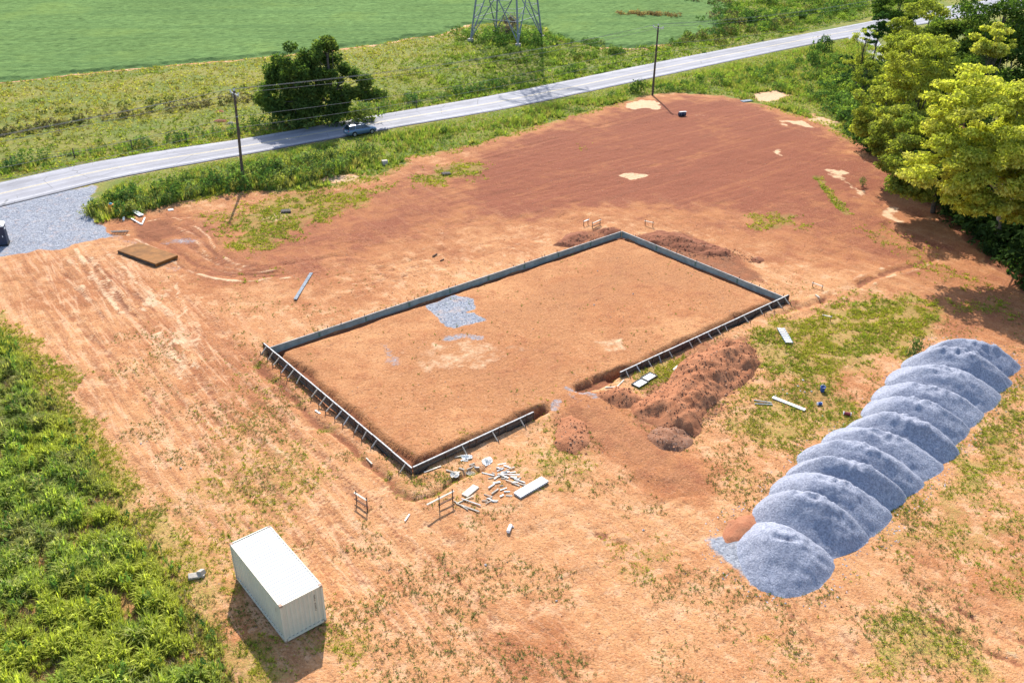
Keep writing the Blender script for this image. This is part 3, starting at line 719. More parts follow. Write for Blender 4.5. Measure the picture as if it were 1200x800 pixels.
mgrass[:] = np.maximum(mgrass, sstep(0.50, 0.72, sp) * 0.42 * lower * sstep(0, 1, sd_lot))
mgrass *= (1 - mpad * 0.4)
mgrass *= 1 - np.clip(mgrav, 0, 1)
FM = ats([(-60, 103), (0, 97), (60, 90), (130, 83), (230, 74), (300, 68), (380, 60), (440, 52), (480, 45), (515, 41), (548, 30)])
paint(mpale, lmask(FM, 0.9, 0.8, 1.4), 0.6)
paint(mdark, lmask(FM + np.array([0.8, -1.2]), 0.8, 0.8, 1.5), 0.5)
idx, w = lmask(FM, 1.0, 0.8, 1.2); mpast[idx] *= 1 - w
paint(mpale, lmask(ats([(700, 55), (740, 58), (775, 53)]), 1.6, 1.2, 1.5), 0.6); idx, w = lmask(ats([(700, 55), (740, 58), (775, 53)]), 1.6, 1.2, 1.5); mpast[idx] *= 1 - w
# streaky drive down the left, faint elsewhere
paint(mtrk, pmask(ats([(0, 300), (140, 290), (240, 360), (330, 440), (430, 570), (560, 680), (700, 800), (300, 800), (230, 680), (100, 500), (0, 385)]), 5, 3), 1.0)
mtrk[:] = np.maximum(mtrk, 0.35 * (1 - mred))
mtrk *= (1 - mpad * 0.8)
for P_ in (NE[16:72], FE[16:72]): paint(mgrav, lmask(P_, 0.45, 0.35, 0.5), 0.5)
# weeds stand on dull soil; bare patches in the verge stay bare
idx, w = pmask(np.concatenate([WEED_EDGE[2:-2], [(-20, 22), (-34, 30), (-66, 72)]]), 1.0, 1.0)
mpast[idx] *= 1 - w; mdark[idx] = np.maximum(mdark[idx], w * 0.55); mgrass[idx] = np.maximum(mgrass[idx], w * 0.5)
mpast *= 1 - np.clip(mpale * 1.4, 0, 1); mpast *= 1 - mgrav
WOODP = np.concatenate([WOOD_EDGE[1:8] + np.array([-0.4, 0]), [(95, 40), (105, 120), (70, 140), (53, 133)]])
idx, w = pmask(WOODP, 0.8, 1.2); mpast[idx] *= 1 - w; mdark[idx] = np.maximum(mdark[idx], 0.9 * w); mgrass[idx] *= 1 - 0.8 * w  # litter soil of the wood floor, darkened too for shade under the trees
# nothing pokes through the road
sd_road = poly_sd(fx, fy, ROADPOLY)
Z[:] = np.where(sd_road > -1.2, Z * sstep(0.3, -1.2, sd_road) * 0 - 0.02 * sstep(-1.2, 0.2, sd_road) * 4, Z)

nx, ny = len(xs), len(ys)
I = (np.arange(ny - 1)[:, None] * nx + np.arange(nx - 1)[None, :]).ravel()
gm = np_mesh('ground', np.stack([fx, fy, Z], 1), np.stack([I, I + 1, I + nx + 1, I + nx], 1), True)
add_attr(gm, 'soil', np.stack([mred, mgrass, mpale, mgrav], 1))
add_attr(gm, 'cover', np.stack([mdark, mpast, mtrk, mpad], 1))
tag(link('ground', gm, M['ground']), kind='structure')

def bil(A, x, y):
    A2 = A.reshape(ny, nx)
    i = np.clip(np.searchsorted(xs, x) - 1, 0, nx - 2); j = np.clip(np.searchsorted(ys, y) - 1, 0, ny - 2)
    tx = np.clip((x - xs[i]) / (xs[i + 1] - xs[i]), 0, 1); ty = np.clip((y - ys[j]) / (ys[j + 1] - ys[j]), 0, 1)
    return (A2[j, i] * (1 - tx) + A2[j, i + 1] * tx) * (1 - ty) + (A2[j + 1, i] * (1 - tx) + A2[j + 1, i + 1] * tx) * ty
def hz(x, y): return float(bil(Z, np.array([x]), np.array([y]))[0])
def g3(u, v, dz=0.0):
    q = at(u, v); return Vector((q[0], q[1], hz(q[0], q[1]) + dz))

# ------------------------------------------------------------------ road
def strip(name, L, Rr, z, mat, parent=None, skirt=0.0):
    n = len(L); V = []; Fc = []
    for a, b in zip(L, Rr): V += [(a[0], a[1], z), (b[0], b[1], z)]
    for i in range(n - 1): Fc.append((2 * i, 2 * i + 2, 2 * i + 3, 2 * i + 1)[::-1] if False else (2 * i, 2 * i + 1, 2 * i + 3, 2 * i + 2))
    if skirt:
        o = len(V)
        for a, b in zip(L, Rr):
            da = (a - b) / np.linalg.norm(a - b) * 0.15
            V += [(a[0] + da[0], a[1] + da[1], z - skirt), (b[0] - da[0], b[1] - da[1], z - skirt)]
        for i in range(n - 1):
            Fc.append((2 * i, 2 * i + 2, o + 2 * i + 2, o + 2 * i)); Fc.append((2 * i + 1, o + 2 * i + 1, o + 2 * i + 3, 2 * i + 3))
    me = bpy.data.meshes.new(name); me.from_pydata(V, [], Fc); me.update()
    bm = bmesh.new(); bm.from_mesh(me); bmesh.ops.recalc_face_normals(bm, faces=bm.faces)
    bm.to_mesh(me); bm.free()
    return link(name, me, mat, parent)
def road_sheet():
    ts = np.array([0, 0.03, 0.09, 0.14, 0.2, 0.27, 0.33, 0.39, 0.45, 0.5, 0.55, 0.61, 0.67, 0.73, 0.8, 0.86, 0.91, 0.97, 1.0]); m = len(ts); n = len(NE)
    wear = np.array([0.72, 0.8, 1.04, 1.06, 0.90, 0.86, 1.02, 0.9, 1.02, 1.05, 1.02, 0.9, 1.02, 0.86, 0.90, 1.06, 1.04, 0.8, 0.72])
    ja = (fbm(np.arange(n) * 0.9, np.zeros(n), 7, 3) - 0.5) * 0.5; V = []
    for k in range(n):
        for t_ in ts:
            p = NE[k] * (1 - t_) + FE[k] * t_
            if t_ in (0.0, 1.0): p = p + (NE[k] - FE[k]) / np.linalg.norm(NE[k] - FE[k]) * ja[k] * (1 if t_ == 0 else -1)
            V.append((p[0], p[1], 0.06 if 0 < t_ < 1 else 0.0))
    I0 = (np.arange(n - 1)[:, None] * m + np.arange(m - 1)[None]).ravel()
    c = np.tile(wear, n)[:, None] * np.ones(3)
    return np_mesh('road', V, np.stack([I0, I0 + m, I0 + m + 1, I0 + 1], 1)[:, ::-1], True, c)
road = tag(link('road', road_sheet(), M['road']), kind='structure')
def lane(t): return NE * (1 - t) + FE * t
def marking(name, t, wd, mat, jag=0):
    c = lane(t); T = np.gradient(c, axis=0); T /= np.linalg.norm(T, axis=1)[:, None]; N = np.stack([-T[:, 1], T[:, 0]], 1)
    return strip(name, c - N * wd / 2, c + N * wd / 2, 0.064, mat, road)
marking('centre_line', 0.472, 0.11, M['yellow']); marking('centre_line', 0.50, 0.11, M['yellow'])
marking('edge_line', 0.085, 0.13, M['white_line']); marking('edge_line', 0.915, 0.13, M['white_line'])
SIDE = smooth_line([at(1012, 36), at(1012, 47), at(1022, 58), at(1040, 68), at(1070, 74), at(1110, 74)], 5)
T = np.gradient(SIDE, axis=0); T /= np.linalg.norm(T, axis=1)[:, None]; N = np.stack([-T[:, 1], T[:, 0]], 1)
tag(strip('side_road', SIDE - N * 3.2, SIDE + N * 3.2, 0.05, M['asphalt'], None, 0.2), kind='structure')

# ------------------------------------------------------------------ plants as arrays
def rotz(a):
    c, s = np.cos(a), np.sin(a); z = np.zeros_like(a); o = np.ones_like(a)
    return np.stack([np.stack([c, -s, z], -1), np.stack([s, c, z], -1), np.stack([z, z, o], -1)], -2)
def tmpl_tuft(nb, h=1.0, lean=0.5, w=0.05, spread=0.2, segs=2, seed=0):
    """blades fanning out of one root, about 1 unit high"""
    r = np.random.default_rng(seed); V = []; Fc = []
    for k in range(nb):
        a = r.uniform(0, 2 * PI); q = spread * math.sqrt(r.uniform()); hh = h * r.uniform(0.55, 1.0); ln = lean * r.uniform(0.25, 1.0)
        bx, by = q * math.cos(a), q * math.sin(a); a2 = a + r.normal(0, 0.6)
        dx, dy = math.cos(a2), math.sin(a2); px, py = -dy, dx; ww = w * r.uniform(0.7, 1.3)
        n = len(V)
        if segs == 1:
            V += [(bx - px * ww, by - py * ww, 0), (bx + px * ww, by + py * ww, 0), (bx + dx * ln, by + dy * ln, hh)]
            Fc.append((n, n + 1, n + 2))
        else:
            m1 = (bx + dx * ln * 0.3, by + dy * ln * 0.3, hh * 0.7)
            tip = (bx + dx * ln, by + dy * ln, hh * r.uniform(0.7, 1.0))
            V += [(bx - px * ww, by - py * ww, 0), (bx + px * ww, by + py * ww, 0), (m1[0] + px * ww * 1.1, m1[1] + py * ww * 1.1, m1[2]), (m1[0] - px * ww * 1.1, m1[1] - py * ww * 1.1, m1[2]), tip]
            Fc += [(n, n + 1, n + 2), (n, n + 2, n + 3), (n + 3, n + 2, n + 4)]
    return np.array(V), np.array(Fc)
def tmpl_bush(nl, size=0.22, seed=0, flat=0.8):
    """leaf faces filling a dome 1 unit high and 1 unit in radius, with clumps and gaps"""
    r = np.random.default_rng(seed); V = []; Fc = []
    nc = max(4, nl // 9)
    cs = []
    for i in range(nc):
        a = r.uniform(0, 2 * PI); zz = r.uniform(0.05, 1.0); q = math.sqrt(max(0, 1 - (zz * 0.95) ** 2)) * r.uniform(0.45, 1.0)
        cs.append((q * math.cos(a), q * math.sin(a), zz))
    for k in range(nl):
        c = np.array(cs[k % nc]) + r.normal(0, 0.13, 3)
        c[2] = max(0.03, c[2])
        nrm = c + np.array([0, 0, 0.6]) + r.normal(0, 0.7, 3); nrm /= np.linalg.norm(nrm)
        u = np.cross(nrm, r.normal(0, 1, 3)); u /= np.linalg.norm(u) + 1e-9; v = np.cross(nrm, u)
        s = size * r.uniform(0.6, 1.3); n = len(V)
        V += [c - u * s, c + v * s * 0.5 * flat, c + u * s, c - v * s * 0.5 * flat]
        Fc += [(n, n + 1, n + 2), (n, n + 2, n + 3)]
    return np.array(V), np.array(Fc)
def scatter(tmpls, xy, sc, cols, sz=None, zoff=0.0, jit=0.25):
    """copies of the templates as raw arrays; cols (n,3) base colours"""
    xy = np.asarray(xy); n = len(xy)
    if n == 0: return None
    which = rng.integers(0, len(tmpls), n); ang = rng.uniform(0, 2 * PI, n)
    sc = np.broadcast_to(sc, (n,)).astype(float); sz = sc if sz is None else np.broadcast_to(sz, (n,))
    z = bil(Z, xy[:, 0], xy[:, 1]) + zoff
    Vs, Fs, Cs = [], [], []; off = 0
    for k, (tv, tf) in enumerate(tmpls):
        m = np.where(which == k)[0]
        if len(m) == 0: continue
        c, s = np.cos(ang[m]), np.sin(ang[m])
        X = tv[None, :, 0] * c[:, None] - tv[None, :, 1] * s[:, None]
        Y = tv[None, :, 0] * s[:, None] + tv[None, :, 1] * c[:, None]
        P = np.stack([X * sc[m, None] + xy[m, 0:1], Y * sc[m, None] + xy[m, 1:2], tv[None, :, 2] * sz[m, None] + z[m, None]], -1)
        nf = len(m); nv = len(tv)
        Vs.append(P.reshape(-1, 3)); Fs.append((tf[None] + (np.arange(nf) * nv)[:, None, None]).reshape(-1, 3) + off); off += nf * nv
        leafvar = np.repeat(rng.normal(1, jit, (nf, (nv + 2) // 3 + 1)), 3, axis=1)[:, :nv]
        Cs.append((cols[m][:, None, :] * np.clip(leafvar, 0.35, 1.8)[..., None]).reshape(-1, 3))
    return np.concatenate(Vs), np.concatenate(Fs), np.clip(np.concatenate(Cs), 0.003, 0.8)
def join(parts):
    parts = [p for p in parts if p is not None]
    V, Fc, C = [], [], []; o = 0
    for v, f, c in parts:
        V.append(v); Fc.append(f + o); C.append(c); o += len(v)
    return np.concatenate(V), np.concatenate(Fc), np.concatenate(C)
def plants(name, parts, mat, label=None, cat=None, kind='stuff', parent=None):
    V, Fc, C = join(parts)
    o = link(name, np_mesh(name, V, Fc, False, C), mat, parent)
    tag(o, label, cat, None, kind)
    return o
def in_poly(P, n):
    P = np.asarray(P); lo, hi = P.min(0), P.max(0); q = rng.uniform(lo, hi, (int(n * 1.0), 2))
    return q[poly_sd(q[:, 0], q[:, 1], P) > 0]
def density(P, per_m2):
    P = np.asarray(P); lo, hi = P.min(0), P.max(0)
    return in_poly(P, int((hi - lo).prod() * per_m2))
def cmix(n, *cs, w=None):
    cs = np.array(cs); k = rng.choice(len(cs), n, p=w); return cs[k] * rng.uniform(0.8, 1.2, (n, 1))

G_BRIGHT, G_MID, G_DEEP, G_YEL, G_STRAW, G_OLIVE = (0.175, 0.235, 0.048), (0.105, 0.165, 0.046), (0.05, 0.10, 0.034), (0.25, 0.255, 0.05), (0.34, 0.29, 0.13), (0.11, 0.12, 0.035)
TUFT = [tmpl_tuft(13, 1, 0.9, 0.05, 0.35, 2, s) for s in range(5)]
TUFT_S = [tmpl_tuft(8, 1, 0.9, 0.10, 0.3, 1, 20 + s) for s in range(6)]
TUFT_M = [tmpl_tuft(12, 1, 0.7, 0.07, 0.3, 1, 40 + s) for s in range(5)]
BUSH = [tmpl_bush(130, 0.15, s) for s in range(5)]
BUSH_S = [tmpl_bush(36, 0.26, 50 + s) for s in range(5)]

# tall weeds, bottom left
WEEDS = np.concatenate([WEED_EDGE[2:-2], [(-17, 23), (-28, 30), (-53, 72)]])
q = density(WEEDS, 25.0)
dl = line_d(q[:, 0], q[:, 1], WEED_EDGE)
nz = fbm(q[:, 0] * 1.0, q[:, 1] * 1.0, 5, 3); nb = fbm(q[:, 0] * 0.16, q[:, 1] * 0.16, 15, 3)
keep = nz + rng.normal(0, 0.06, len(nz)) > 0.34; q, dl, nz, nb = q[keep], dl[keep], nz[keep], nb[keep]
hgt = (0.45 + 0.55 * sstep(0.38, 0.62, nz)) * (0.4 + 0.6 * sstep(0, 1.6, dl)) * rng.uniform(0.7, 1.2, len(q))
cc = cmix(len(q), (0.285, 0.335, 0.075), (0.21, 0.275, 0.064), (0.12, 0.175, 0.048), (0.32, 0.325, 0.14), w=[.40, .30, .14, .16])
ol = sstep(0.56, 0.66, fbm(q[:, 0] * 0.5, q[:, 1] * 0.5, 25, 3))[:, None] * 0.7; cc = cc * (1 - ol) + cmix(len(q), (0.20, 0.19, 0.09), (0.12, 0.15, 0.06), (0.26, 0.23, 0.12)) * ol
yl = sstep(0.52, 0.66, nb)[:, None]; cc = cc * (1 - yl) + np.array((0.29, 0.32, 0.06)) * rng.uniform(.8, 1.2, (len(q), 1)) * yl
edge = sstep(2.2, 0.2, dl)[:, None] * 0.7; cc = cc * (1 - edge) + np.array((0.30, 0.29, 0.08)) * edge
p1 = scatter(TUFT, q, hgt * 0.62, cc, hgt * rng.uniform(0.8, 1.35, len(q)))
q2 = density(WEEDS, 1.1); n2 = fbm(q2[:, 0] * 1.0, q2[:, 1] * 1.0, 5, 3); q2 = q2[n2 > 0.45]
p2 = scatter(BUSH_S, q2, rng.uniform(0.25, 0.5, len(q2)), cmix(len(q2), G_MID, G_DEEP, (0.13, 0.21, 0.06)), rng.uniform(0.5, 1.3, len(q2)))
q3 = density(WEEDS, 5); p3 = scatter(TUFT_S, q3, rng.uniform(0.25, 0.5, len(q3)), cmix(len(q3), (0.20, 0.16, 0.10), (0.26, 0.22, 0.16), (0.12, 0.12, 0.05)))
plants('tall_weeds', [p1, p2, p3], M['blade'], 'tall lush green weeds filling the corner beside the container', 'weeds')

# grass and small weeds on the lot
q = rng.uniform((-50, 24), (58, 150), (1700000, 2))
gd = bil(mgrass, q[:, 0], q[:, 1]); cl = fbm(q[:, 0] * 0.9, q[:, 1] * 0.9, 61, 3)
dist = np.hypot(q[:, 0], q[:, 1])
pr = np.clip(gd * 1.25 - 0.18, 0, 1) * sstep(0.40, 0.62, cl + gd * 0.16) * np.clip(70 / dist, 0.25, 1.1) ** 1.6
inl = poly_sd(q[:, 0], q[:, 1], LOT) > -2
q = q[(rng.uniform(0, 1, len(q)) < pr * 0.36) & inl]; gd = bil(mgrass, q[:, 0], q[:, 1])
s = rng.uniform(0.08, 0.21, len(q)) * (0.75 + 0.4 * gd) * np.clip(np.hypot(q[:, 0], q[:, 1]) / 55, 1, 1.6)
nb = fbm(q[:, 0] * 0.2, q[:, 1] * 0.2, 71, 3)
cc = cmix(len(q), (0.25, 0.27, 0.04), (0.17, 0.23, 0.035), (0.31, 0.28, 0.06), (0.15, 0.15, 0.04), w=[.38, .27, .25, .10])
yl = sstep(0.45, 0.62, nb)[:, None]; cc = cc * (1 - 0.6 * yl) + np.array((0.33, 0.31, 0.05)) * 0.6 * yl
plants('lot_grass', [scatter(TUFT_S, q, s * 1.35, cc, s * 0.8)], M['blade'], 'thin yellow green grass growing in patches on the bare lot', 'grass')
q = rng.uniform((-34, 25), (50, 85), (480000, 2))
cl = fbm(q[:, 0] * 0.35, q[:, 1] * 0.35, 81, 4)
mk = (rng.uniform(0, 1, len(q)) < 0.22 * sstep(0.44, 0.66, cl) * sstep(85, 45, q[:, 1])) & (poly_sd(q[:, 0], q[:, 1], LOT) > 0) & (bil(mpad, q[:, 0], q[:, 1]) < 0.3) & (bil(mgrav, q[:, 0], q[:, 1]) < 0.3)
q = q[mk]
s = rng.uniform(0.05, 0.14, len(q))
plants('lot_weeds', [scatter(TUFT_S, q, s * 1.6, cmix(len(q), (0.21, 0.17, 0.08), (0.16, 0.18, 0.07), (0.27, 0.20, 0.10), (0.13, 0.19, 0.045), w=[.35, .3, .2, .15]), s)], M['blade'], 'small dull weeds speckling the bare orange soil', 'weeds')
q = np.concatenate([density(PADPOLY, 0.5), ats([(487, 420), (491, 423), (530, 520), (545, 505), (552, 500), (518, 524), (515, 515)])])
q = q[fbm(q[:, 0] * 0.3, q[:, 1] * 0.3, 83, 3) > 0.47]
s = rng.uniform(0.06, 0.17, len(q))
plants('pad_weeds', [scatter(TUFT_S, q, s * 1.4, cmix(len(q), (0.16, 0.18, 0.05), (0.11, 0.17, 0.035), (0.2, 0.15, 0.07)), s)], M['blade'], 'sparse sprouts of weed on the soil inside the form boards', 'weeds')
# dry straw and clods on the soil
q = rng.uniform((-45, 25), (52, 120), (60000, 2)); cl = fbm(q[:, 0] * 0.5, q[:, 1] * 0.5, 91, 3)
q = q[(rng.uniform(0, 1, len(q)) < 0.35 * sstep(0.45, 0.65, cl)) & (poly_sd(q[:, 0], q[:, 1], LOT) > 0)]
ICO = []
for sd in range(5):
    b = bmesh.new(); bmesh.ops.create_icosphere(b, subdivisions=1, radius=0.5); b.verts.ensure_lookup_table()
    r = np.random.default_rng(sd); V = np.array([v.co[:] for v in b.verts]) * r.uniform(0.65, 1.15, (len(b.verts), 1)) * np.array([1, 0.8, 0.6])
    ICO.append((V, np.array([[v.index for v in f.verts] for f in b.faces]))); b.free()
OCT = []
for sd in range(6):
    r = np.random.default_rng(sd + 9)
    V = np.array([(.5, 0, 0), (-.5, 0, 0), (0, .42, 0), (0, -.42, 0), (0, 0, .32), (0, 0, -.3)]) * r.uniform(0.7, 1.25, (6, 1))
    OCT.append((V, np.array([(0, 2, 4), (2, 1, 4), (1, 3, 4), (3, 0, 4), (2, 0, 5), (1, 2, 5), (3, 1, 5), (0, 3, 5)])))
def mat_tint(name, rough=0.95):
    t = NT(name); a = t.attr('tint')
    n = t.noise(14, 3, 0.7)
    return t.done(t.mix(t.mr(n, 0.4, 0.7, 0, 0.4), a.outputs['Color'], (0.1, 0.06, 0.04)), rough, 0.15)
M['clod'] = mat_tint('soil_clod'); M['stone'] = mat_tint('stone')
s = rng.uniform(0.05, 0.17, len(q)) ** 1.0
plants('soil_clods', [scatter(OCT, q, s, cmix(len(q), SOIL_MID, SOIL_PALE, SOIL_DARK, (0.3, 0.2, 0.14)), s * 0.9)], M['clod'], 'loose clods and crumbs of red soil over the lot', 'clods')

# stones on the entrance and on the pad patch
q = rng.uniform((-62, 78), (-40, 102), (15000, 2)); q = q[(bil(mgrav, q[:, 0], q[:, 1]) > 0.5) & (poly_sd(q[:, 0], q[:, 1], ROADPOLY) < -0.3)]
qa = rng.uniform((-12, 62), (0, 76), (6000, 2)); qa = qa[bil(mgrav, qa[:, 0], qa[:, 1]) > 0.55]
qh = rng.uniform((10, 33), (44, 68), (30000, 2)); dh_ = np.min([np.hypot(qh[:, 0] - (at(*a)[0] + at(*b)[0]) / 2, qh[:, 1] - (at(*a)[1] + at(*b)[1]) / 2) for a, b in (((847, 634), (979, 662)), ((903, 585), (1045, 602)), ((930, 547), (1078, 565)), ((963, 521), (1107, 547)), ((1014, 492), (1137, 500)), ((1040, 456), (1170, 460)), ((1084, 417), (1196, 430)))], axis=0)
qh = qh[(dh_ < 4.6) & (rng.uniform(0, 1, len(qh)) < 0.25)]
q = np.concatenate([q, qa, qh]); s = rng.uniform(0.06, 0.17, len(q))
plants('gravel', [scatter(OCT, q, s, cmix(len(q), (0.26, 0.285, 0.35), (0.40, 0.42, 0.47), (0.17, 0.19, 0.24)), s * 0.7)], M['stone'], 'grey crushed stone spread at the entrance and on the pad', 'gravel')

# ------------------------------------------------------------------ verges, pasture, crop
VERGE_N = np.concatenate([LOT_TOP[4:], [(54, 128), (90, 185), tuple(at(1000, 50))], NEAR_EDGE[10:3:-1] + np.array([0.35, -0.35]), [tuple(at(108, 240))]])
def keep_out(q, margin=0.2):
    return q[(poly_sd(q[:, 0], q[:, 1], ROADPOLY) < -margin)]
q = keep_out(density(VERGE_N, 6.5), 0.3)
dr = -poly_sd(q[:, 0], q[:, 1], ROADPOLY); nb = fbm(q[:, 0] * 0.22, q[:, 1] * 0.22, 101, 3)
bare = pmask
hgt = (0.10 + 0.75 * sstep(0.9, 4.0, dr)) * rng.uniform(0.5, 1.0, len(q)) * (0.5 + 0.7 * sstep(0.35, 0.65, nb))
cc = cmix(len(q), G_BRIGHT, G_MID, (0.21, 0.24, 0.06), (0.27, 0.245, 0.10), (0.2, 0.17, 0.08), w=[.28, .2, .22, .18, .12])
near = sstep(1.6, 0.3, dr)[:, None]; cc = cc * (1 - near) + np.array((0.20, 0.30, 0.035)) * near
gap = bil(mpale, q[:, 0], q[:, 1]) < 0.4
qs = keep_out(density(VERGE_N, 11), 0.15); ds = -poly_sd(qs[:, 0], qs[:, 1], ROADPOLY); qs = qs[(ds < 3.2) & (rng.uniform(0, 1, len(qs)) < 0.8)]; ss = rng.uniform(0.1, 0.24, len(qs))
SHORT = scatter(TUFT_S, qs, ss * 1.4, cmix(len(qs), (0.22, 0.28, 0.05), (0.17, 0.23, 0.045), (0.28, 0.28, 0.07), (0.25, 0.22, 0.09)), ss)
plants('verge_grass', [SHORT, scatter(TUFT_M, q[gap], hgt[gap] * 0.8, cc[gap], hgt[gap])], M['blade'], 'rough green grass along the near side of the road', 'grass')
# brush on the near verge: waist to head high, thick at the left
parts = []
BR1 = ats([(100, 250), (118, 262), (165, 250), (230, 231), (285, 223), (330, 222), (400, 205), (440, 190), (430, 178), (330, 196), (240, 212), (140, 232)])
q = keep_out(density(BR1, 0.95), 1.4); h = rng.uniform(0.8, 1.9, len(q))
parts.append(scatter(BUSH, q, h * 0.75, cmix(len(q), G_DEEP, G_MID, (0.12, 0.16, 0.065), (0.19, 0.2, 0.07), w=[.3, .25, .25, .2]), h))
q = keep_out(density(BR1, 5.0), 0.8); h = rng.uniform(0.6, 1.6, len(q))
parts.append(scatter(TUFT_M, q, h * 0.5, cmix(len(q), G_BRIGHT, (0.15, 0.17, 0.07), G_YEL, G_STRAW), h))
BR2 = ats([(430, 200), (470, 190), (560, 166), (640, 141), (700, 126), (755, 111), (740, 100), (640, 128), (540, 148), (440, 170)])
q = keep_out(density(BR2, 0.2), 2.2); h = rng.uniform(0.4, 1.0, len(q))
parts.append(scatter(BUSH, q, h * 0.85, cmix(len(q), G_MID, G_BRIGHT, (0.2, 0.24, 0.05), G_DEEP), h))
BR3 = ats([(765, 108), (850, 110), (870, 100), (930, 110), (980, 130), (1010, 160), (1040, 130), (1010, 75), (960, 60), (900, 78), (840, 92), (780, 98)])
q = keep_out(density(BR3, 0.22), 2.5); h = rng.uniform(0.5, 1.5, len(q)); gp_ = bil(mpale, q[:, 0], q[:, 1]) < 0.3; q, h = q[gp_], h[gp_]
parts.append(scatter(BUSH, q, h * 0.9, cmix(len(q), G_MID, G_DEEP, G_BRIGHT, (0.08, 0.14, 0.05)), h))
BR4 = ats([(975, 140), (1015, 170), (1005, 100), (960, 90)])
q = keep_out(density(BR4, 0.5), 2.0); h = rng.uniform(0.8, 2.2, len(q))
parts.append(scatter(BUSH, q, h * 0.9, cmix(len(q), G_MID, G_BRIGHT, G_DEEP), h))
plants('roadside_brush', parts, M['leaf'], 'thick leafy brush between the road and the bare lot', 'brush')
# far verge and pasture
FIELD = np.concatenate([[(-330, 35), (-200, 95), (-140, 130)], ats([(0, 97), (60, 90), (130, 83), (230, 74), (300, 68), (380, 60), (440, 52), (480, 45), (515, 41), (548, 30), (590, 26), (640, 33), (650, 42), (700, 55), (740, 57), (775, 52), (800, 47), (835, 40), (848, 25), (852, 8)]), [(62, 300), (80, 420), (60, 560), (-150, 560), (-420, 380)]])
PAST = np.concatenate([FE[14:70], [(150, 300), (150, 420), (80, 420), (62, 300)], FIELD[3:-5][::-1], [(-140, 128)]])
q = density(PAST, 1.6); q = keep_out(q, 0.3); q = q[(q[:, 1] < 330)]
q = q[poly_sd(q[:, 0], q[:, 1], FIELD) < 0]
qu, qv = q[:, 0] * 0.8 + q[:, 1] * 0.6, -q[:, 0] * 0.6 + q[:, 1] * 0.8; nb = fbm(qu * 0.025, qv * 0.16, 111, 4); nm = fbm(q[:, 0] * 0.4, q[:, 1] * 0.4, 112, 3); right = sstep(-25, 5, q[:, 0] - 0.25 * (q[:, 1] - 200))
k = rng.uniform(0, 1, len(q)) < 0.12 + 0.4 * sstep(0.48, 0.62, nm) + 0.42 * right; q, nb, nm, right = q[k], nb[k], nm[k], right[k]
s = rng.uniform(0.2, 0.55, len(q)) * (0.75 + 0.7 * sstep(0.4, 0.65, nm)) * (1 + 0.5 * right)
dryc = 1.25 * cmix(len(q), (0.215, 0.205, 0.055), (0.175, 0.18, 0.045), (0.14, 0.165, 0.05), (0.17, 0.13, 0.075), (0.085, 0.10, 0.04), w=[.3, .25, .22, .12, .11])
grnc = cmix(len(q), (0.15, 0.21, 0.045), (0.10, 0.16, 0.04), (0.22, 0.25, 0.06), (0.06, 0.10, 0.03), w=[.35, .3, .2, .15])
qf = keep_out(density(PAST, 2.1), 0.3); qf = qf[(qf[:, 1] < 300) & (qf[:, 0] > -112) & (qf[:, 0] < 110)]; qf = qf[poly_sd(qf[:, 0], qf[:, 1], FIELD) < 0]; sf = rng.uniform(0.18, 0.42, len(qf)); nf_ = fbm((qf[:, 0] * 0.8 + qf[:, 1] * 0.6) * 0.025, (-qf[:, 0] * 0.6 + qf[:, 1] * 0.8) * 0.16, 111, 4); gf = np.clip(sstep(-25, 5, qf[:, 0] - 0.25 * (qf[:, 1] - 200)) + sstep(0.52, 0.62, nf_) * 0.7, 0, 1)[:, None]
FILM = scatter(TUFT_S, qf, sf * 1.5, 1.45 * cmix(len(qf), (0.21, 0.20, 0.05), (0.18, 0.18, 0.042), (0.25, 0.22, 0.08), (0.16, 0.13, 0.06)) * (1 - gf) + cmix(len(qf), (0.15, 0.2, 0.045), (0.19, 0.22, 0.05), (0.11, 0.15, 0.04)) * gf, sf)
mixg = np.clip(right + sstep(0.52, 0.62, nb) * 0.6, 0, 1)[:, None]
plants('pasture_grass', [FILM, scatter(TUFT_M, q, s * 1.2, dryc * (1 - mixg) + grnc * mixg, s * 0.85)], M['blade'], 'dry yellow pasture grass between the road and the crop field', 'grass')
parts = []
c = FE[22:62]; T = np.gradient(c, axis=0); T /= np.linalg.norm(T, axis=1)[:, None]; N = np.stack([-T[:, 1], T[:, 0]], 1)
far_strip = np.concatenate([c + N * 0.3, (c + N * 2.2)[::-1]])
q = keep_out(density(far_strip, 6), 0.1); s = rng.uniform(0.15, 0.4, len(q))
parts.append(scatter(TUFT_S, q, s * 1.2, cmix(len(q), (0.23, 0.31, 0.04), (0.17, 0.26, 0.035), (0.27, 0.30, 0.05)), s))
far2 = np.concatenate([c + N * 2.2, (c + N * 6.0)[::-1]])
q = density(far2, 3); s = rng.uniform(0.4, 0.95, len(q)); k = fbm(q[:, 0] * 0.15, q[:, 1] * 0.15, 131, 3) > 0.40; q, s = q[k], s[k]
parts.append(scatter(TUFT_M, q, s * 0.8, cmix(len(q), G_MID, G_DEEP, G_BRIGHT, (0.2, 0.2, 0.06)), s))
q = density(far2, 0.14); q = q[fbm(q[:, 0] * 0.12, q[:, 1] * 0.12, 133, 3) > 0.5]; s = rng.uniform(0.7, 1.7, len(q))
parts.append(scatter(BUSH, q, s, cmix(len(q), G_DEEP, G_MID, (0.07, 0.12, 0.05)), s))
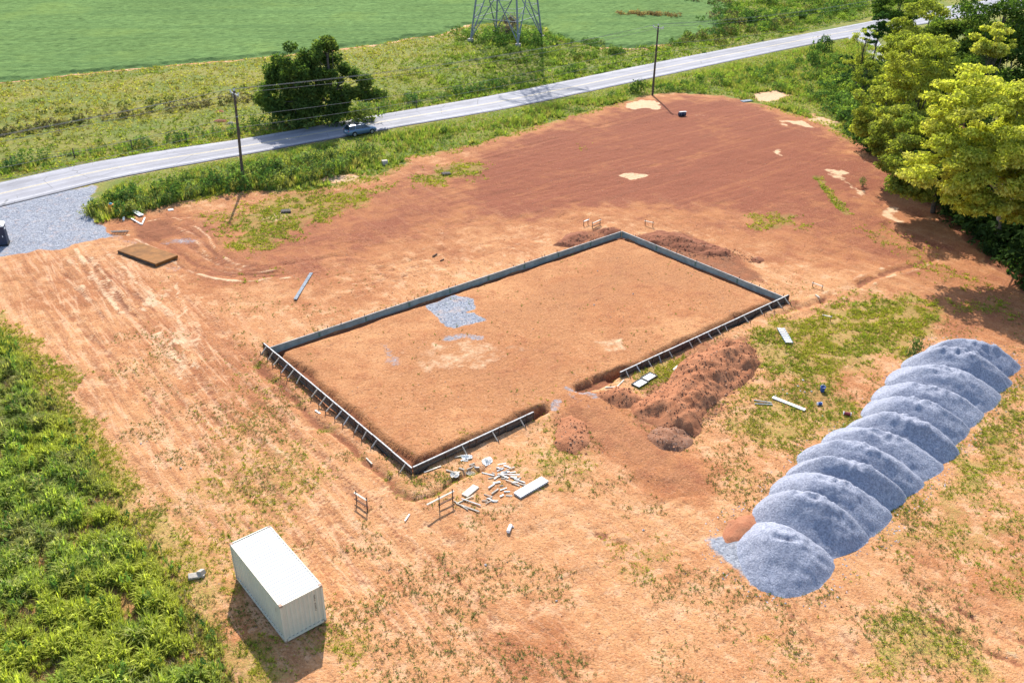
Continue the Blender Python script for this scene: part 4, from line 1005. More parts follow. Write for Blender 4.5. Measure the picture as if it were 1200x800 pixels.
# old fence row of weeds through the pasture
for px, n, hh, cs in (([(-20, 160), (40, 153), (110, 141), (190, 130), (260, 122), (330, 112)], 170, 0.9, ((0.13, 0.11, 0.07), (0.08, 0.09, 0.045), (0.17, 0.14, 0.09))), ([(0, 145), (90, 128), (200, 118), (300, 105)], 90, 0.7, ((0.11, 0.12, 0.04), (0.08, 0.10, 0.04))), ([(430, 145), (500, 128), (560, 114), (600, 104)], 46, 1.6, (G_DEEP, G_MID, (0.07, 0.12, 0.06))), ([(560, 110), (640, 95), (700, 80), (760, 66), (800, 60)], 50, 0.9, (G_MID, G_YEL, G_BRIGHT)),
                  ([(545, 44), (575, 48), (600, 50), (640, 52), (620, 44), (580, 40)], 70, 1.7, (G_DEEP, G_MID, (0.10, 0.17, 0.05))), ([(600, 60), (660, 66), (720, 62), (690, 50)], 70, 1.1, (G_MID, (0.16, 0.2, 0.06), G_DEEP)), ([(500, 90), (560, 70), (640, 75), (690, 68)], 60, 0.9, (G_MID, (0.16, 0.2, 0.06), G_OLIVE)),
                  ([(730, 19), (760, 20), (790, 22)], 60, 1.3, ((0.24, 0.17, 0.10), (0.18, 0.12, 0.08))), ([(810, 50), (830, 45), (850, 40), (880, 36), (930, 34)], 50, 1.8, (G_DEEP, G_MID, (0.13, 0.12, 0.06))), ([(850, 28), (845, 15), (835, 2), (800, -6)], 40, 2.2, ((0.09, 0.07, 0.06), (0.05, 0.06, 0.03), G_DEEP)),
                  ([(860, 30), (900, 22), (950, 18), (1000, 8), (900, 5), (960, -5)], 150, 2.2, (G_DEEP, G_MID, (0.13, 0.19, 0.05), (0.17, 0.17, 0.07))), ([(870, 15), (930, 28), (1000, 15)], 60, 1.6, (G_MID, G_BRIGHT, G_DEEP))):
    P = smooth_line(ats(px), 8); i = rng.integers(0, len(P), n)
    q = P[i] + rng.normal(0, 1.2 if hh < 1.5 else 2.6, (n, 2)); q = keep_out(q, 3)
    s = hh * rng.uniform(0.5, 1.2, len(q))
    parts.append(scatter(BUSH if hh > 1 else BUSH_S, q, s * 0.95, cmix(len(q), *cs), s))
plants('pasture_brush', parts, M['leaf'], 'brush and weeds along the far verge and fence rows', 'brush')
# the crop: rows of plants drawn up as one leafy sheet, plus leaf faces standing proud of it
def field_sheet():
    x = np.arange(-190, 70, 0.75); y = np.arange(105, 330, 0.75)
    x = np.concatenate([[-420, -340, -280, -230], x]); y = np.concatenate([y, [350, 380, 430, 560]])
    X, Y = np.meshgrid(x, y); px, py = X.ravel(), Y.ravel()
    sd = poly_sd(px + (fbm(px * .3, py * .3, 5, 2) - .5) * 4, py, FIELD)
    big = fbm(px * 0.05, py * 0.05, 141, 3)
    z = 0.06 + (0.36 + 0.22 * fbm(px * 0.9, py * 0.9, 151, 2) + 0.13 * rng.uniform(0, 1, len(px))) * sstep(0.0, 1.5, sd) - 0.25 * sstep(-0.1, -0.8, sd)
    Ix = (np.arange(len(y) - 1)[:, None] * len(x) + np.arange(len(x) - 1)[None]).ravel()
    Fq = np.stack([Ix, Ix + 1, Ix + len(x) + 1, Ix + len(x)], 1); Fq = Fq[(sd[Fq] > -0.9).any(1)]
    used = np.unique(Fq); mp = np.full(len(px), -1); mp[used] = np.arange(len(used))
    col = np.array((0.122, 0.19, 0.066)) * (0.85 + 0.3 * big[used][:, None]) * rng.uniform(0.75, 1.2, (len(used), 1))
    return np.stack([px, py, z], 1)[used], mp[Fq], col
V, Fq, C = field_sheet()
t = NT('crop_canopy'); a = t.attr('tint'); n1 = t.noise(2.2, 4, 0.75); n2 = t.noise(0.035, 5, 0.65); rw = t.noise(1.0, 3, 0.6, vec=t.mapping(R_(-6), (0.012, 0.34, 1)))
c = t.mix(t.mr(n1, 0.45, 0.7, 0, 0.6), a.outputs['Color'], (0.06, 0.115, 0.035)); c = t.mix(t.mr(rw, 0.50, 0.60, 0, 0.4), c, (0.075, 0.13, 0.05)); c = t.mix(t.mr(n2, 0.52, 0.68, 0, 0.35), c, (0.165, 0.225, 0.06))
t.bump(n1, 0.6, 0.2); M['canopy'] = t.done(c, 1.0, 0.0)
fld = tag(link('crop_field', np_mesh('crop_field', V, Fq, False, C), M['canopy']), 'wide flat field of low green crop beyond the pasture', 'crop field', kind='stuff')

# ------------------------------------------------------------------ trees
def make_tree(name, label, base, h, crown, leaf_cols, nleaf, lsize=0.3, bark='bark', lean=(0, 0), group=None, clusters=60, trunk_r=0.3, flat=0.55, seed=0, first_limb=0.25):
    """crown: list of (dx, dy, z centre, rx, ry, rz) lobes; limbs run from the trunk to leaf clusters in the lobes"""
    r = np.random.default_rng(seed); nleaf = int(nleaf * 1.4); lsize *= 0.8
    b = np.array([base[0], base[1], hz(*base)])
    root = empty(name, b); tag(root, label, 'tree', group)
    top = np.array([lean[0], lean[1], h * 0.8])
    def trunk_at(t): return np.array([lean[0] * t + 0.25 * math.sin(3 * t + seed), lean[1] * t + 0.2 * math.cos(4 * t + seed) - 0.2, h * 0.8 * t])
    mb = MB(); ts = np.linspace(0, 1, 9)
    mb.tube([trunk_at(t) for t in ts], [trunk_r * (1.25 if t == 0 else 1.0) * (1 - 0.82 * t) + 0.03 for t in ts], 8)
    vol = np.array([c[3] * c[4] * c[5] for c in crown]) ** 0.67; vol /= vol.sum()
    cents = []
    for k in range(clusters):
        c = crown[r.choice(len(crown), p=vol)]
        d = r.normal(0, 1, 3); d /= np.linalg.norm(d); rad = r.uniform(0.55, 1.0) ** 0.5
        if d[2] < -0.4: d[2] *= 0.5
        p = np.array([c[0] + d[0] * c[3] * rad, c[1] + d[1] * c[4] * rad, c[2] + d[2] * c[5] * rad])
        p[2] = max(p[2], 0.6); cents.append(p)
    cents = np.array(cents)
    for k in r.choice(len(cents), min(26, len(cents)), replace=False):
        e = cents[k]; t0 = np.clip(e[2] / (h * 0.8) * r.uniform(0.35, 0.8), first_limb, 0.95); s0 = trunk_at(t0)
        m1 = s0 + (e - s0) * 0.5 + np.array([r.normal(0, 0.3), r.normal(0, 0.3), 0.5]); rr = trunk_r * (1 - 0.8 * t0) * r.uniform(0.3, 0.55)
        mb.tube([s0, m1, e], [rr, rr * 0.6, 0.02], 5)
    tr = mb.build('trunk', M[bark], root, True)
    sizes = r.uniform(0.55, 1.25, len(cents)) * (np.mean([c[3] for c in crown]) * 0.22 + 0.28)
    wt = sizes ** 2; wt /= wt.sum(); ci = r.choice(len(cents), nleaf, p=wt)
    d = r.normal(0, 1, (nleaf, 3)); d /= np.linalg.norm(d, axis=1)[:, None]; d *= (r.uniform(0, 1, (nleaf, 1)) ** 0.45)
    P = cents[ci] + d * sizes[ci][:, None] * np.array([1, 1, flat])
    nrm = np.stack([r.normal(0, 0.75, nleaf), r.normal(0, 0.75, nleaf), r.normal(0.75, 0.5, nleaf)], 1) + d * 0.6
    nrm /= np.linalg.norm(nrm, axis=1)[:, None]
    u = np.cross(nrm, r.normal(0, 1, (nleaf, 3))); u /= np.linalg.norm(u, axis=1)[:, None]; v = np.cross(nrm, u)
    s = (lsize * r.uniform(0.6, 1.3, nleaf))[:, None]
    V = np.stack([P - u * s, P + v * s * 0.48, P + u * s, P - v * s * 0.48], 1).reshape(-1, 3)
    i4 = np.arange(nleaf) * 4
    Fq = np.stack([i4, i4 + 1, i4 + 2, i4 + 3], 1)
    lc = np.array(leaf_cols); cc = lc[r.integers(0, len(lc), len(cents))][ci] * 0.6 + lc[r.integers(0, len(lc), nleaf)] * 0.4
    cc = cc * r.uniform(0.75, 1.25, (nleaf, 1))
    link('crown', np_mesh('crown', V, Fq, False, np.repeat(cc, 4, axis=0)), M['leaf'], root)
    return root
YG = [(0.34, 0.36, 0.06), (0.40, 0.40, 0.075), (0.26, 0.29, 0.05), (0.43, 0.415, 0.11)]
OL = [(0.155, 0.19, 0.042), (0.205, 0.23, 0.05), (0.10, 0.135, 0.036), (0.28, 0.29, 0.065)]
DG = [(0.045, 0.085, 0.022), (0.065, 0.11, 0.025), (0.035, 0.065, 0.02), (0.09, 0.13, 0.03)]
MG = [(0.08, 0.135, 0.03), (0.11, 0.165, 0.03), (0.06, 0.105, 0.025)]
OAK = [(0.06, 0.105, 0.03), (0.085, 0.135, 0.035), (0.04, 0.075, 0.025), (0.13, 0.165, 0.045)]
# two oaks by the road, grown into one another
o1 = at(350, 146); o2 = at(392, 143)
for (u_, v_, w_, h_, lb_) in ((338, 150, 2.2, 2.4, 'leafy bush skirting the left foot of the roadside oaks'), (362, 148, 2.4, 2.2, 'leafy bush between the two roadside oaks'), (392, 146, 2.2, 2.2, 'leafy bush under the right roadside oak'), (424, 140, 2.4, 1.8, 'pale bush in the verge right of the roadside oaks')):
    OAKB = globals().setdefault('OAKB', []); OAKB.append((lb_, at(u_, v_), h_, w_))
make_tree('oak_tree', 'dark spreading oak by the road, left one of the merged pair', o1, 12.6,
          [(-0.6, 0, 8.2, 3.2, 3.0, 3.7), (-1.6, -0.5, 4.0, 3.9, 3.2, 3.0), (1.2, 0.5, 6, 3.0, 2.8, 3.8), (0.4, -0.6, 2.4, 3.4, 2.8, 2.2)], OAK, 15000, 0.30, group='dark oaks by the road', clusters=130, trunk_r=0.35, flat=0.9, seed=1)
make_tree('oak_tree', 'dark spreading oak by the road, right one with a low limb over the verge', o2, 13.0,
          [(0, 0, 8.9, 3.3, 3.0, 3.9), (2.2, 0, 5.4, 3.4, 3.0, 2.6), (5.6, 0.3, 5.0, 2.5, 2.2, 2.0), (-0.8, -0.5, 3.0, 3.2, 2.8, 2.8), (-2.2, 0.8, 8.0, 2.4, 2.0, 3.0)], OAK, 16500, 0.30, group='dark oaks by the road', clusters=140, trunk_r=0.38, flat=0.9, seed=2)
# the wood on the right
WOOD = 'trees along the edge of the wood'
def wt(lbl, base, h, crown, cols, n, sd, **k):
    make_tree(k.pop('name', 'broadleaf_tree'), lbl, base, h, crown, cols, n, k.pop('ls', 0.30), group=WOOD, seed=sd, **k)
def wc(lbl, uvz, off, h, lobes, cols, n, sd, **k):
    """place a tree by the middle of its crown; off = where the trunk stands from it"""
    c = at(*uvz); b = (c[0] + off[0], c[1] + off[1])
    wt(lbl, b, h, [(-off[0] + l[0], -off[1] + l[1], l[2], l[3], l[4], l[5]) for l in lobes], cols, n, sd, lean=(-off[0] * 0.7, -off[1] * 0.7), **k)
wc('big yellow green locust leaning over the lot, nearest in the wood', (1165, 160, 12.8), (5.5, 3.2), 19.0, [(0, 0, 13.0, 6.3, 6.0, 4.6), (-4.2, -0.8, 9.6, 3.6, 3.8, 2.8), (5, 0, 12.0, 5.5, 5.5, 4.5), (1.5, -3.0, 10.0, 5.0, 3.8, 3.2), (-1.2, 2.6, 16.0, 4.6, 4, 2.6), (2.5, -3.5, 7.0, 3.6, 2.8, 2.2), (-2.5, -2.5, 7.2, 2.6, 2.2, 1.6), (5.5, -2, 6.5, 3.5, 3, 2.6)], YG, 44000, 11, bark='pale_bark', clusters=420, trunk_r=0.34, flat=0.42, ls=0.27, name='locust_tree')
wc('olive green tree at the wood edge beside the big locust', (1052, 165, 5.5), (2.5, 0.5), 10.5, [(0, 0, 6.2, 3.6, 3.8, 3.6), (0.6, -0.8, 3.2, 3.4, 3.2, 2.6)], OL, 10000, 12, clusters=90, trunk_r=0.24, flat=0.5, ls=0.27)
wc('olive tree overhanging the lot between the locust and its neighbour', (1080, 178, 7.5), (3.5, 0.8), 12.5, [(0, 0, 7.6, 4.0, 4.2, 4.0), (0.8, -0.8, 4.0, 3.8, 3.6, 3.0)], OL + DG[3:], 11000, 31, clusters=100, trunk_r=0.24, flat=0.5, ls=0.27)
wc('olive tree with yellow sprays at the top corner of the lot', (1030, 132, 5.0), (1.5, 0.5), 10.0, [(0, 0, 5.6, 3.8, 3.8, 3.4), (0.3, -1.2, 3.2, 3.6, 3.2, 2.4)], OL + YG[:1], 9500, 13, clusters=90, trunk_r=0.22, flat=0.5, ls=0.27)
wc('tall yellow green tree in the middle of the wood', (1080, 85, 12.5), (1.5, 1.0), 18.0, [(0, 0, 12.8, 4.6, 4.6, 4.4), (-1.0, -2, 8.5, 4, 4, 3.6)], [YG[0], YG[2], OL[1], OL[3]], 13000, 15, clusters=120, trunk_r=0.3, flat=0.45, ls=0.27)
wc('pale crowned tree between the olive tree and the road', (1062, 72, 9.5), (1.5, 0.5), 14.5, [(0, 0, 9.8, 4.2, 4.2, 4.0), (0, -1, 6, 3.8, 3.8, 3.2)], [YG[2], OL[1], OL[0]], 10000, 16, clusters=90, trunk_r=0.26, flat=0.5)
wc('leafy olive tree beside the side road', (1085, 25, 13.5), (1.0, 1.0), 17.5, [(0, 0, 12.5, 5.0, 5.0, 4.4), (-1, -1, 8.5, 4.4, 4, 3.5)], OL, 10000, 17, clusters=90, trunk_r=0.28, flat=0.5)
wc('dark broad tree rising at the top right corner', (1172, 25, 16.0), (1.0, 2.0), 24.0, [(0, 0, 16, 7.5, 7.5, 6.0), (0, -3, 10, 7, 6, 4.5)], DG, 17000, 18, clusters=140, trunk_r=0.45, flat=0.6, ls=0.34)
wc('dark leaved tree standing behind the yellow crowns', (1118, 90, 9.0), (0.5, 1.0), 14.0, [(0, 0, 9.5, 4.6, 4.6, 4.2), (0, -2, 5.5, 5, 5, 4)], DG + MG, 10000, 19, clusters=90, trunk_r=0.3, flat=0.6, ls=0.3)
wc('small bright yellow crown in front of the dark trees', (1163, 52, 15.5), (0.5, 0.5), 18.5, [(0, 0, 15.6, 2.7, 2.7, 2.5)], [YG[1], YG[3], YG[0]], 4200, 20, clusters=38, trunk_r=0.18, flat=0.5, ls=0.27)
wc('deep green tree at the right edge behind the locust', (1180, 100, 9.0), (0.5, 0.5), 15.0, [(0, 0, 9.0, 5.0, 5.0, 5.0)], DG + MG, 9000, 21, clusters=80, trunk_r=0.3, flat=0.6)
wc('dark grey green tree beyond the side road', (1055, 8, 10.0), (0.5, 0.5), 15.5, [(0, 0, 10, 5, 5, 4.8), (0, -1, 5, 4.5, 4, 3)], DG + MG, 9000, 22, clusters=80, trunk_r=0.28, flat=0.6, ls=0.34)
wc('mid green tree close behind the pale crowned one', (1115, 45, 13.0), (0.5, 0.5), 17.5, [(0, 0, 12, 4.4, 4.4, 4.2)], OL + MG, 8000, 23, clusters=70, trunk_r=0.28, flat=0.55)
wt('dark tree on the far right of the road bend', (108.0, 176.0), 20.0, [(0, 0, 12, 7.5, 7, 6.5)], DG, 9000, 24, clusters=80, trunk_r=0.4, flat=0.6, ls=0.4)
wt('green tree half cut by the right edge', (60.5, 84.0), 18.0, [(0, 0, 11, 5.0, 5.0, 5.0)], YG[2:3] + OL, 9000, 25, clusters=80, trunk_r=0.3, flat=0.5)
wt('broad tree standing just past the right edge, casting shade on the lot', (56.5, 74.0), 17.0, [(0, 0, 10.5, 5.5, 5.5, 5.2)], YG[2:3] + OL, 9000, 29, clusters=80, trunk_r=0.3, flat=0.5)
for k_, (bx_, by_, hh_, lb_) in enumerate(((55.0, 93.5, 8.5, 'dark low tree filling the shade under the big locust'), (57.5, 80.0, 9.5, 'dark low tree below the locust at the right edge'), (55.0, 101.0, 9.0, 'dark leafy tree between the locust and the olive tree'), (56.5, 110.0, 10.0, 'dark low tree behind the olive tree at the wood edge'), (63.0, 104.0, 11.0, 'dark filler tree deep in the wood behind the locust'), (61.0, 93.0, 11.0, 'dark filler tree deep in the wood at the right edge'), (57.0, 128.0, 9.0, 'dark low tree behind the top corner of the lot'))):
    wt(lb_, (bx_, by_), hh_, [(0, 0, hh_ * 0.55, 3.6, 3.8, hh_ * 0.42), (-0.8, -0.8, hh_ * 0.28, 3.6, 3.8, hh_ * 0.27)], [(0.022, 0.05, 0.018), (0.034, 0.068, 0.02), (0.05, 0.085, 0.024)], 7500, 60 + k_, clusters=75, trunk_r=0.2, flat=0.7, ls=0.28)  # leaf colours darkened to put the inner shade of the wood into them
# pine, bare-topped tree, slim tree
wt('slender dark pine standing over the road', at(1021, 72), 9.5, [(0.2, 0, 8.0, 1.5, 1.4, 1.9), (-0.6, 0, 5.6, 2.2, 1.8, 1.5), (-1.6, 0, 3.9, 1.6, 1.3, 0.8), (1.0, 0, 6.6, 1.5, 1.3, 1.0)], [(0.03, 0.07, 0.025), (0.045, 0.095, 0.03)], 3600, 26, clusters=42, trunk_r=0.16, flat=0.5, ls=0.24, name='pine_tree')
wt('thin nearly bare tree with a crooked dark trunk', at(998, 112), 12.0, [(0.3, 0, 10.0, 2.0, 1.8, 1.6), (-1.4, 0, 6.2, 1.5, 1.5, 1.3), (1.0, 0, 6.4, 1.5, 1.3, 1.6)], [OL[1], YG[0], OL[3]], 950, 27, clusters=26, trunk_r=0.2, flat=0.5, ls=0.22, name='thin_tree', lean=(0.9, 0))
wt('thin sapling of sparse leaves beside the crooked tree', at(1008, 128), 8.0, [(0.3, 0, 5.4, 2.2, 1.8, 2.4)], [OL[1], OL[0]], 1300, 28, clusters=24, trunk_r=0.10, flat=0.5, ls=0.22, name='thin_tree')
# undergrowth below the wood, its leaf tints darkened to stand for shade
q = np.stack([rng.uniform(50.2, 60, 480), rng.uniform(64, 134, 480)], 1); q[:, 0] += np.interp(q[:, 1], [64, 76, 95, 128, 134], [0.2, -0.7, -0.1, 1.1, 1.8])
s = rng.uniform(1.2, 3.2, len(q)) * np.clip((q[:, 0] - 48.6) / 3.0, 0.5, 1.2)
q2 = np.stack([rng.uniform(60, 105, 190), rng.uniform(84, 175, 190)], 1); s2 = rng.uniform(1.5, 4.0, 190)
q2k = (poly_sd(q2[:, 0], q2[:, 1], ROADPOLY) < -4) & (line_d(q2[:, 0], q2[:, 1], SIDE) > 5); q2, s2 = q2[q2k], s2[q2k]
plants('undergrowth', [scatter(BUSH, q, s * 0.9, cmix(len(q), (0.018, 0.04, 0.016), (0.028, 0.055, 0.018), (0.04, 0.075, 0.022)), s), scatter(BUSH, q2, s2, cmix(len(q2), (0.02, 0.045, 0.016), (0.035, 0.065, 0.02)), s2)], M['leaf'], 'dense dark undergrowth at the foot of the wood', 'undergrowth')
def shrub(label, q, h, w, cols, n=1, cat='shrub', name='shrub', t=BUSH):
    b = scatter(t, np.zeros((n, 2)) + rng.normal(0, w * 0.25, (n, 2)), w, cmix(n, *cols), h)
    V, Fc, C = b; V = V.copy(); V[:, 2] -= V[:, 2].min()
    root = empty(name, (q[0], q[1], hz(*q))); tag(root, label, cat)
    link('foliage', np_mesh('foliage', V, Fc, False, C), M['leaf'], root)
    st = MB()
    for k in range(5): a = k * 1.256; st.tube([(0, 0, -0.05), (math.cos(a) * w * 0.3, math.sin(a) * w * 0.3, h * 0.6)], [0.03, 0.012], 5)
    st.build('stem', M['bark'], root)
for lb_, q_, h_, w_ in OAKB: shrub(lb_, q_, h_, w_, [(0.06, 0.10, 0.03), (0.11, 0.15, 0.045)] if 'pale' not in lb_ else [(0.17, 0.2, 0.06), (0.11, 0.16, 0.05)], 5)
shrub('lone upright green shrub beside the far gravel heaps', at(1071, 419), 1.5, 0.62, [(0.10, 0.14, 0.05), (0.13, 0.16, 0.06)], 3)
shrub('purple grey shrub under the pylon', at(597, 44), 4.2, 2.0, [(0.14, 0.11, 0.13), (0.12, 0.10, 0.11)], 3)
shrub('small grey green shrub on the red soil near the wood', at(1011, 219), 1.0, 0.55, [(0.13, 0.14, 0.07)], 2)
shrub('dark round shrub standing by the road near the crooked tree', at(967, 61), 2.8, 1.9, [(0.04, 0.08, 0.035)], 3)
shrub('dark tall shrub in front of the far road', at(952, 76), 4.2, 1.4, [(0.05, 0.09, 0.03)], 3)
shrub('dark bush at the foot of the right power pole', at(747, 109), 1.9, 1.6, [(0.05, 0.09, 0.028)], 3)

# ------------------------------------------------------------------ heaps
def heap(name, label, P, H, slope, mat, group=None, cat='soil heap', amp=0.12, res=0.18, seed=0, crest=None, lump=0.5):
    P = np.asarray(P); lo, hi = P.min(0) - 0.5, P.max(0) + 0.5; c = P.mean(0)
    x = np.arange(lo[0], hi[0], res); y = np.arange(lo[1], hi[1], res); X, Y = np.meshgrid(x, y); px, py = X.ravel(), Y.ravel()
    wob = 0.35
    sd = poly_sd(px + (fbm(px * .9, py * .9, seed + 1, 3) - .5) * wob * 2, py + (fbm(px * .9, py * .9, seed + 2, 3) - .5) * wob * 2, P)
    h = H * (1 - np.exp(-np.maximum(sd, 0) * slope / H))
    if crest is not None: h = crest(px - c[0], py - c[1], sd)
    edge = sstep(0, 0.7, sd)
    h = h + (fbm(px * lump, py * lump, seed + 5, 4) - 0.5) * amp * 2.2 * edge + (fbm(px * lump * 4, py * lump * 4, seed + 6, 3) - 0.5) * amp * edge
    g = bil(Z, px, py)
    z = g - 0.04 + np.where(sd > 0, h, sd * 0.5)
    Ix = (np.arange(len(y) - 1)[:, None] * len(x) + np.arange(len(x) - 1)[None]).ravel()
    Fq = np.stack([Ix, Ix + 1, Ix + len(x) + 1, Ix + len(x)], 1); Fq = Fq[(sd[Fq] > -0.25).any(1)]
    used = np.unique(Fq); mp = np.full(len(px), -1); mp[used] = np.arange(len(used))
    V = np.stack([px, py, z], 1)[used]; b = np.array([c[0], c[1], hz(*c)]); V = V - b
    o = link(name, np_mesh(name, V, mp[Fq], True), mat); o.location = b
    return tag(o, label, cat, group)
ORD = ['nearest', 'second', 'third', 'fourth', 'fifth', 'sixth', 'seventh', 'eighth', 'ninth', 'tenth', 'eleventh', 'farthest']
HP = [((872, 642), (979, 664)), ((884, 602), (1017, 625)), ((903, 585), (1045, 602)), ((920, 563), (1061, 584)), ((930, 547), (1078, 565)), ((963, 521), (1107, 547)),
      ((995, 506), (1129, 530)), ((1014, 492), (1137, 500)), ((1024, 477), (1147, 478)), ((1040, 456), (1170, 460)), ((1057, 433), (1184, 446)), ((1084, 417), (1196, 430))]
hp = np.array([(at(*a) + at(*b)) / 2 for a, b in HP]); tt = np.arange(12)
fitx = np.poly1d(np.polyfit(tt, hp[:, 0], 2)); fity = np.poly1d(np.polyfit(tt, hp[:, 1], 2))
for i, (a, b) in enumerate(HP):
    A, B = at(*a), at(*b); c = (A + B) / 2 * 0.55 + np.array([fitx(i), fity(i)]) * 0.45
    d = B - A; L = np.hypot(*d) * 0.5 + 0.15; ang = math.atan2(d[1], d[0]) * 0.5 + R_(-22) * 0.5 + rng.normal(0, 0.05)
    e1 = np.array([math.cos(ang), math.sin(ang)]); e2 = np.array([-e1[1], e1[0]])
    wd = 3.3 + rng.uniform(-0.35, 0.35); th = np.linspace(0, 2 * PI, 40, endpoint=False)
    pw = lambda v, p: np.sign(v) * np.abs(v) ** p
    if i == 0: c = c - e2 * 0.55 - e1 * 0.2; wd = 3.5; L += 0.1
    P = c + np.outer(pw(np.cos(th), 0.9) * L, e1) + np.outer(pw(np.sin(th), 0.9) * wd, e2)
    Hh = 2.12 + rng.uniform(-0.35, 0.3); bend = rng.uniform(0.05, 0.35)
    if i == 0: Hh = 1.6
    def crest(x, y, sd, e1=e1, e2=e2, L=L, wd=wd, Hh=Hh, bend=bend, i=i):
        s = x * e1[0] + y * e1[1]; t = x * e2[0] + y * e2[1]
        s = s + 0.18 * L; t = t - bend * (s / L) ** 2
        r = (np.abs(s / (L * np.where(s > 0, 1.18, 0.82))) ** 2.3 + (np.sqrt((t / wd) ** 2 + 0.0012)) ** 1.3) ** (1 / 1.3)
        h = Hh * 1.12 * np.clip(1 - r, 0, 1); cap = Hh * (0.97 - 0.16 * np.clip(s / L, -1, 1))
        k = 0.06; h = -k * np.log(np.exp(-h / k) + np.exp(-cap / k))
        dents = (fbm(x * 2.6 + i * 7, y * 2.6, 400 + i, 2) - 0.5) * 0.6 * np.exp(-((t - 0.25) / 0.8) ** 2) * np.exp(-((s - 0.8) / 1.8) ** 2) + (fbm(x * 0.9 + i * 5, y * 0.9, 450 + i, 3) - 0.5) * 0.22 + (vnoise((t + 20) * 2.2, s * 0.35 + i * 9, 470 + i) - 0.5) * 0.16
        return np.maximum(h, 0) + dents * sstep(0.05, 0.7, h)
    lbl = ('nearest grey gravel heap, at the camera end beside the red soil' if i == 0 else 'farthest grey gravel heap, at the far right end of the row' if i == 11
           else '%s grey gravel heap of the row counted from the camera end' % ORD[i])
    heap('gravel_heap', lbl, P, Hh, 0.8, M['gravel'], 'gravel heaps tipped in a long row', 'gravel heap', 0.06, 0.13, 300 + i * 13, crest, 0.8)
heap('soil_heap', 'small red soil heap dumped on the foot of the nearest gravel heap', ats([(845, 630), (850, 611), (870, 603), (889, 607), (890, 626), (872, 637), (852, 639)]), 0.5, 0.5, M['soil_red'], None, amp=0.3, seed=900)
heap('soil_heap', 'longest reddish brown soil heap, by the grass near the right form', ats([(795, 425), (828, 410), (862, 402), (886, 410), (890, 432), (872, 452), (845, 468), (826, 488), (815, 512), (780, 505), (745, 492), (733, 475), (760, 462), (780, 448)]), 1.6, 0.95, M['soil'], None, amp=0.5, seed=910, res=0.16, lump=0.45)
heap('soil_heap', 'dark stony soil mound at the near end of the long soil heap', ats([(755, 512), (770, 500), (790, 497), (808, 506), (812, 522), (798, 530), (775, 529), (760, 522)]), 1.5, 0.72, M['soil_grey'], None, amp=0.34, seed=920)
heap('soil_heap', 'small dark soil heap right of the gap in the front form', ats([(700, 463), (722, 455), (740, 458), (756, 470), (745, 480), (722, 480), (708, 473)]), 1.0, 0.95, M['soil'], None, amp=0.22, seed=930)
heap('soil_heap', 'small broken soil heap left of the access ramp', ats([(650, 492), (668, 486), (684, 498), (692, 520), (680, 534), (660, 532), (648, 520)]), 0.55, 0.7, M['soil'], None, amp=0.24, seed=940)
heap('soil_heap', 'dark low soil heap behind the far left form', ats([(645, 287), (668, 272), (690, 270), (692, 280), (668, 290)]), 0.55, 0.6, M['soil_dark'], None, amp=0.28, seed=950)
heap('soil_heap', 'little dark soil heap just outside the far corner of the forms', ats([(702, 270), (718, 265), (728, 269), (715, 276), (706, 277)]), 0.4, 0.6, M['soil_dark'], None, amp=0.2, seed=960)
heap('soil_heap', 'long dark soil ridge behind the far right form', ats([(748, 276), (770, 268), (800, 274), (830, 283), (858, 294), (856, 301), (830, 300), (790, 290), (760, 284)]), 0.7, 0.65, M['soil_dark'], None, amp=0.32, seed=970)
heap('soil_heap', 'tiny dark soil heap beyond the end of the long ridge', ats([(878, 304), (888, 300), (897, 305), (890, 310)]), 0.4, 0.6, M['soil_dark'], None, amp=0.15, seed=980)
# clods on the soil heaps are strewn by hand of the digger
cl = []
for P in (ats([(790, 420), (886, 405), (890, 440), (830, 500), (740, 490)]), ats([(700, 463), (740, 456), (756, 472), (710, 482)]), ats([(650, 490), (690, 500), (688, 534), (648, 530)]), ats([(752, 512), (790, 495), (815, 512), (800, 532), (765, 528)]), ats([(745, 275), (860, 292), (900, 310), (800, 300)]), ats([(645, 287), (725, 265), (690, 290)])):
    q = density(P, 13); cl.append((q, rng.uniform(0.06, 0.26, len(q)) * rng.uniform(0.5, 1.1, len(q))))
dg = bpy.context.evaluated_depsgraph_get
q = np.concatenate([c[0] for c in cl]); s = np.concatenate([c[1] for c in cl])
bpy.context.view_layer.update()
heaps = [o for o in COL.objects if o.name.startswith('soil_heap')]
from mathutils.bvhtree import BVHTree
zz = bil(Z, q[:, 0], q[:, 1])
for o in heaps:
    bv = BVHTree.FromPolygons([tuple(v.co + o.location) for v in o.data.vertices], [tuple(p.vertices) for p in o.data.polygons])
    for i in range(len(q)):
        r = bv.ray_cast(Vector((q[i, 0], q[i, 1], 10)), Vector((0, 0, -1)))
        if r[0] is not None: zz[i] = max(zz[i], r[0].z)
b = scatter(OCT, q, s, cmix(len(q), (0.24, 0.095, 0.048), (0.33, 0.15, 0.08), (0.16, 0.062, 0.034), (0.40, 0.22, 0.13)), s * 0.9, zoff=zz - bil(Z, q[:, 0], q[:, 1]) + 0.02)
plants('heap_clods', [b], M['clod'], 'lumps of dug soil lying over the soil heaps', 'clods')

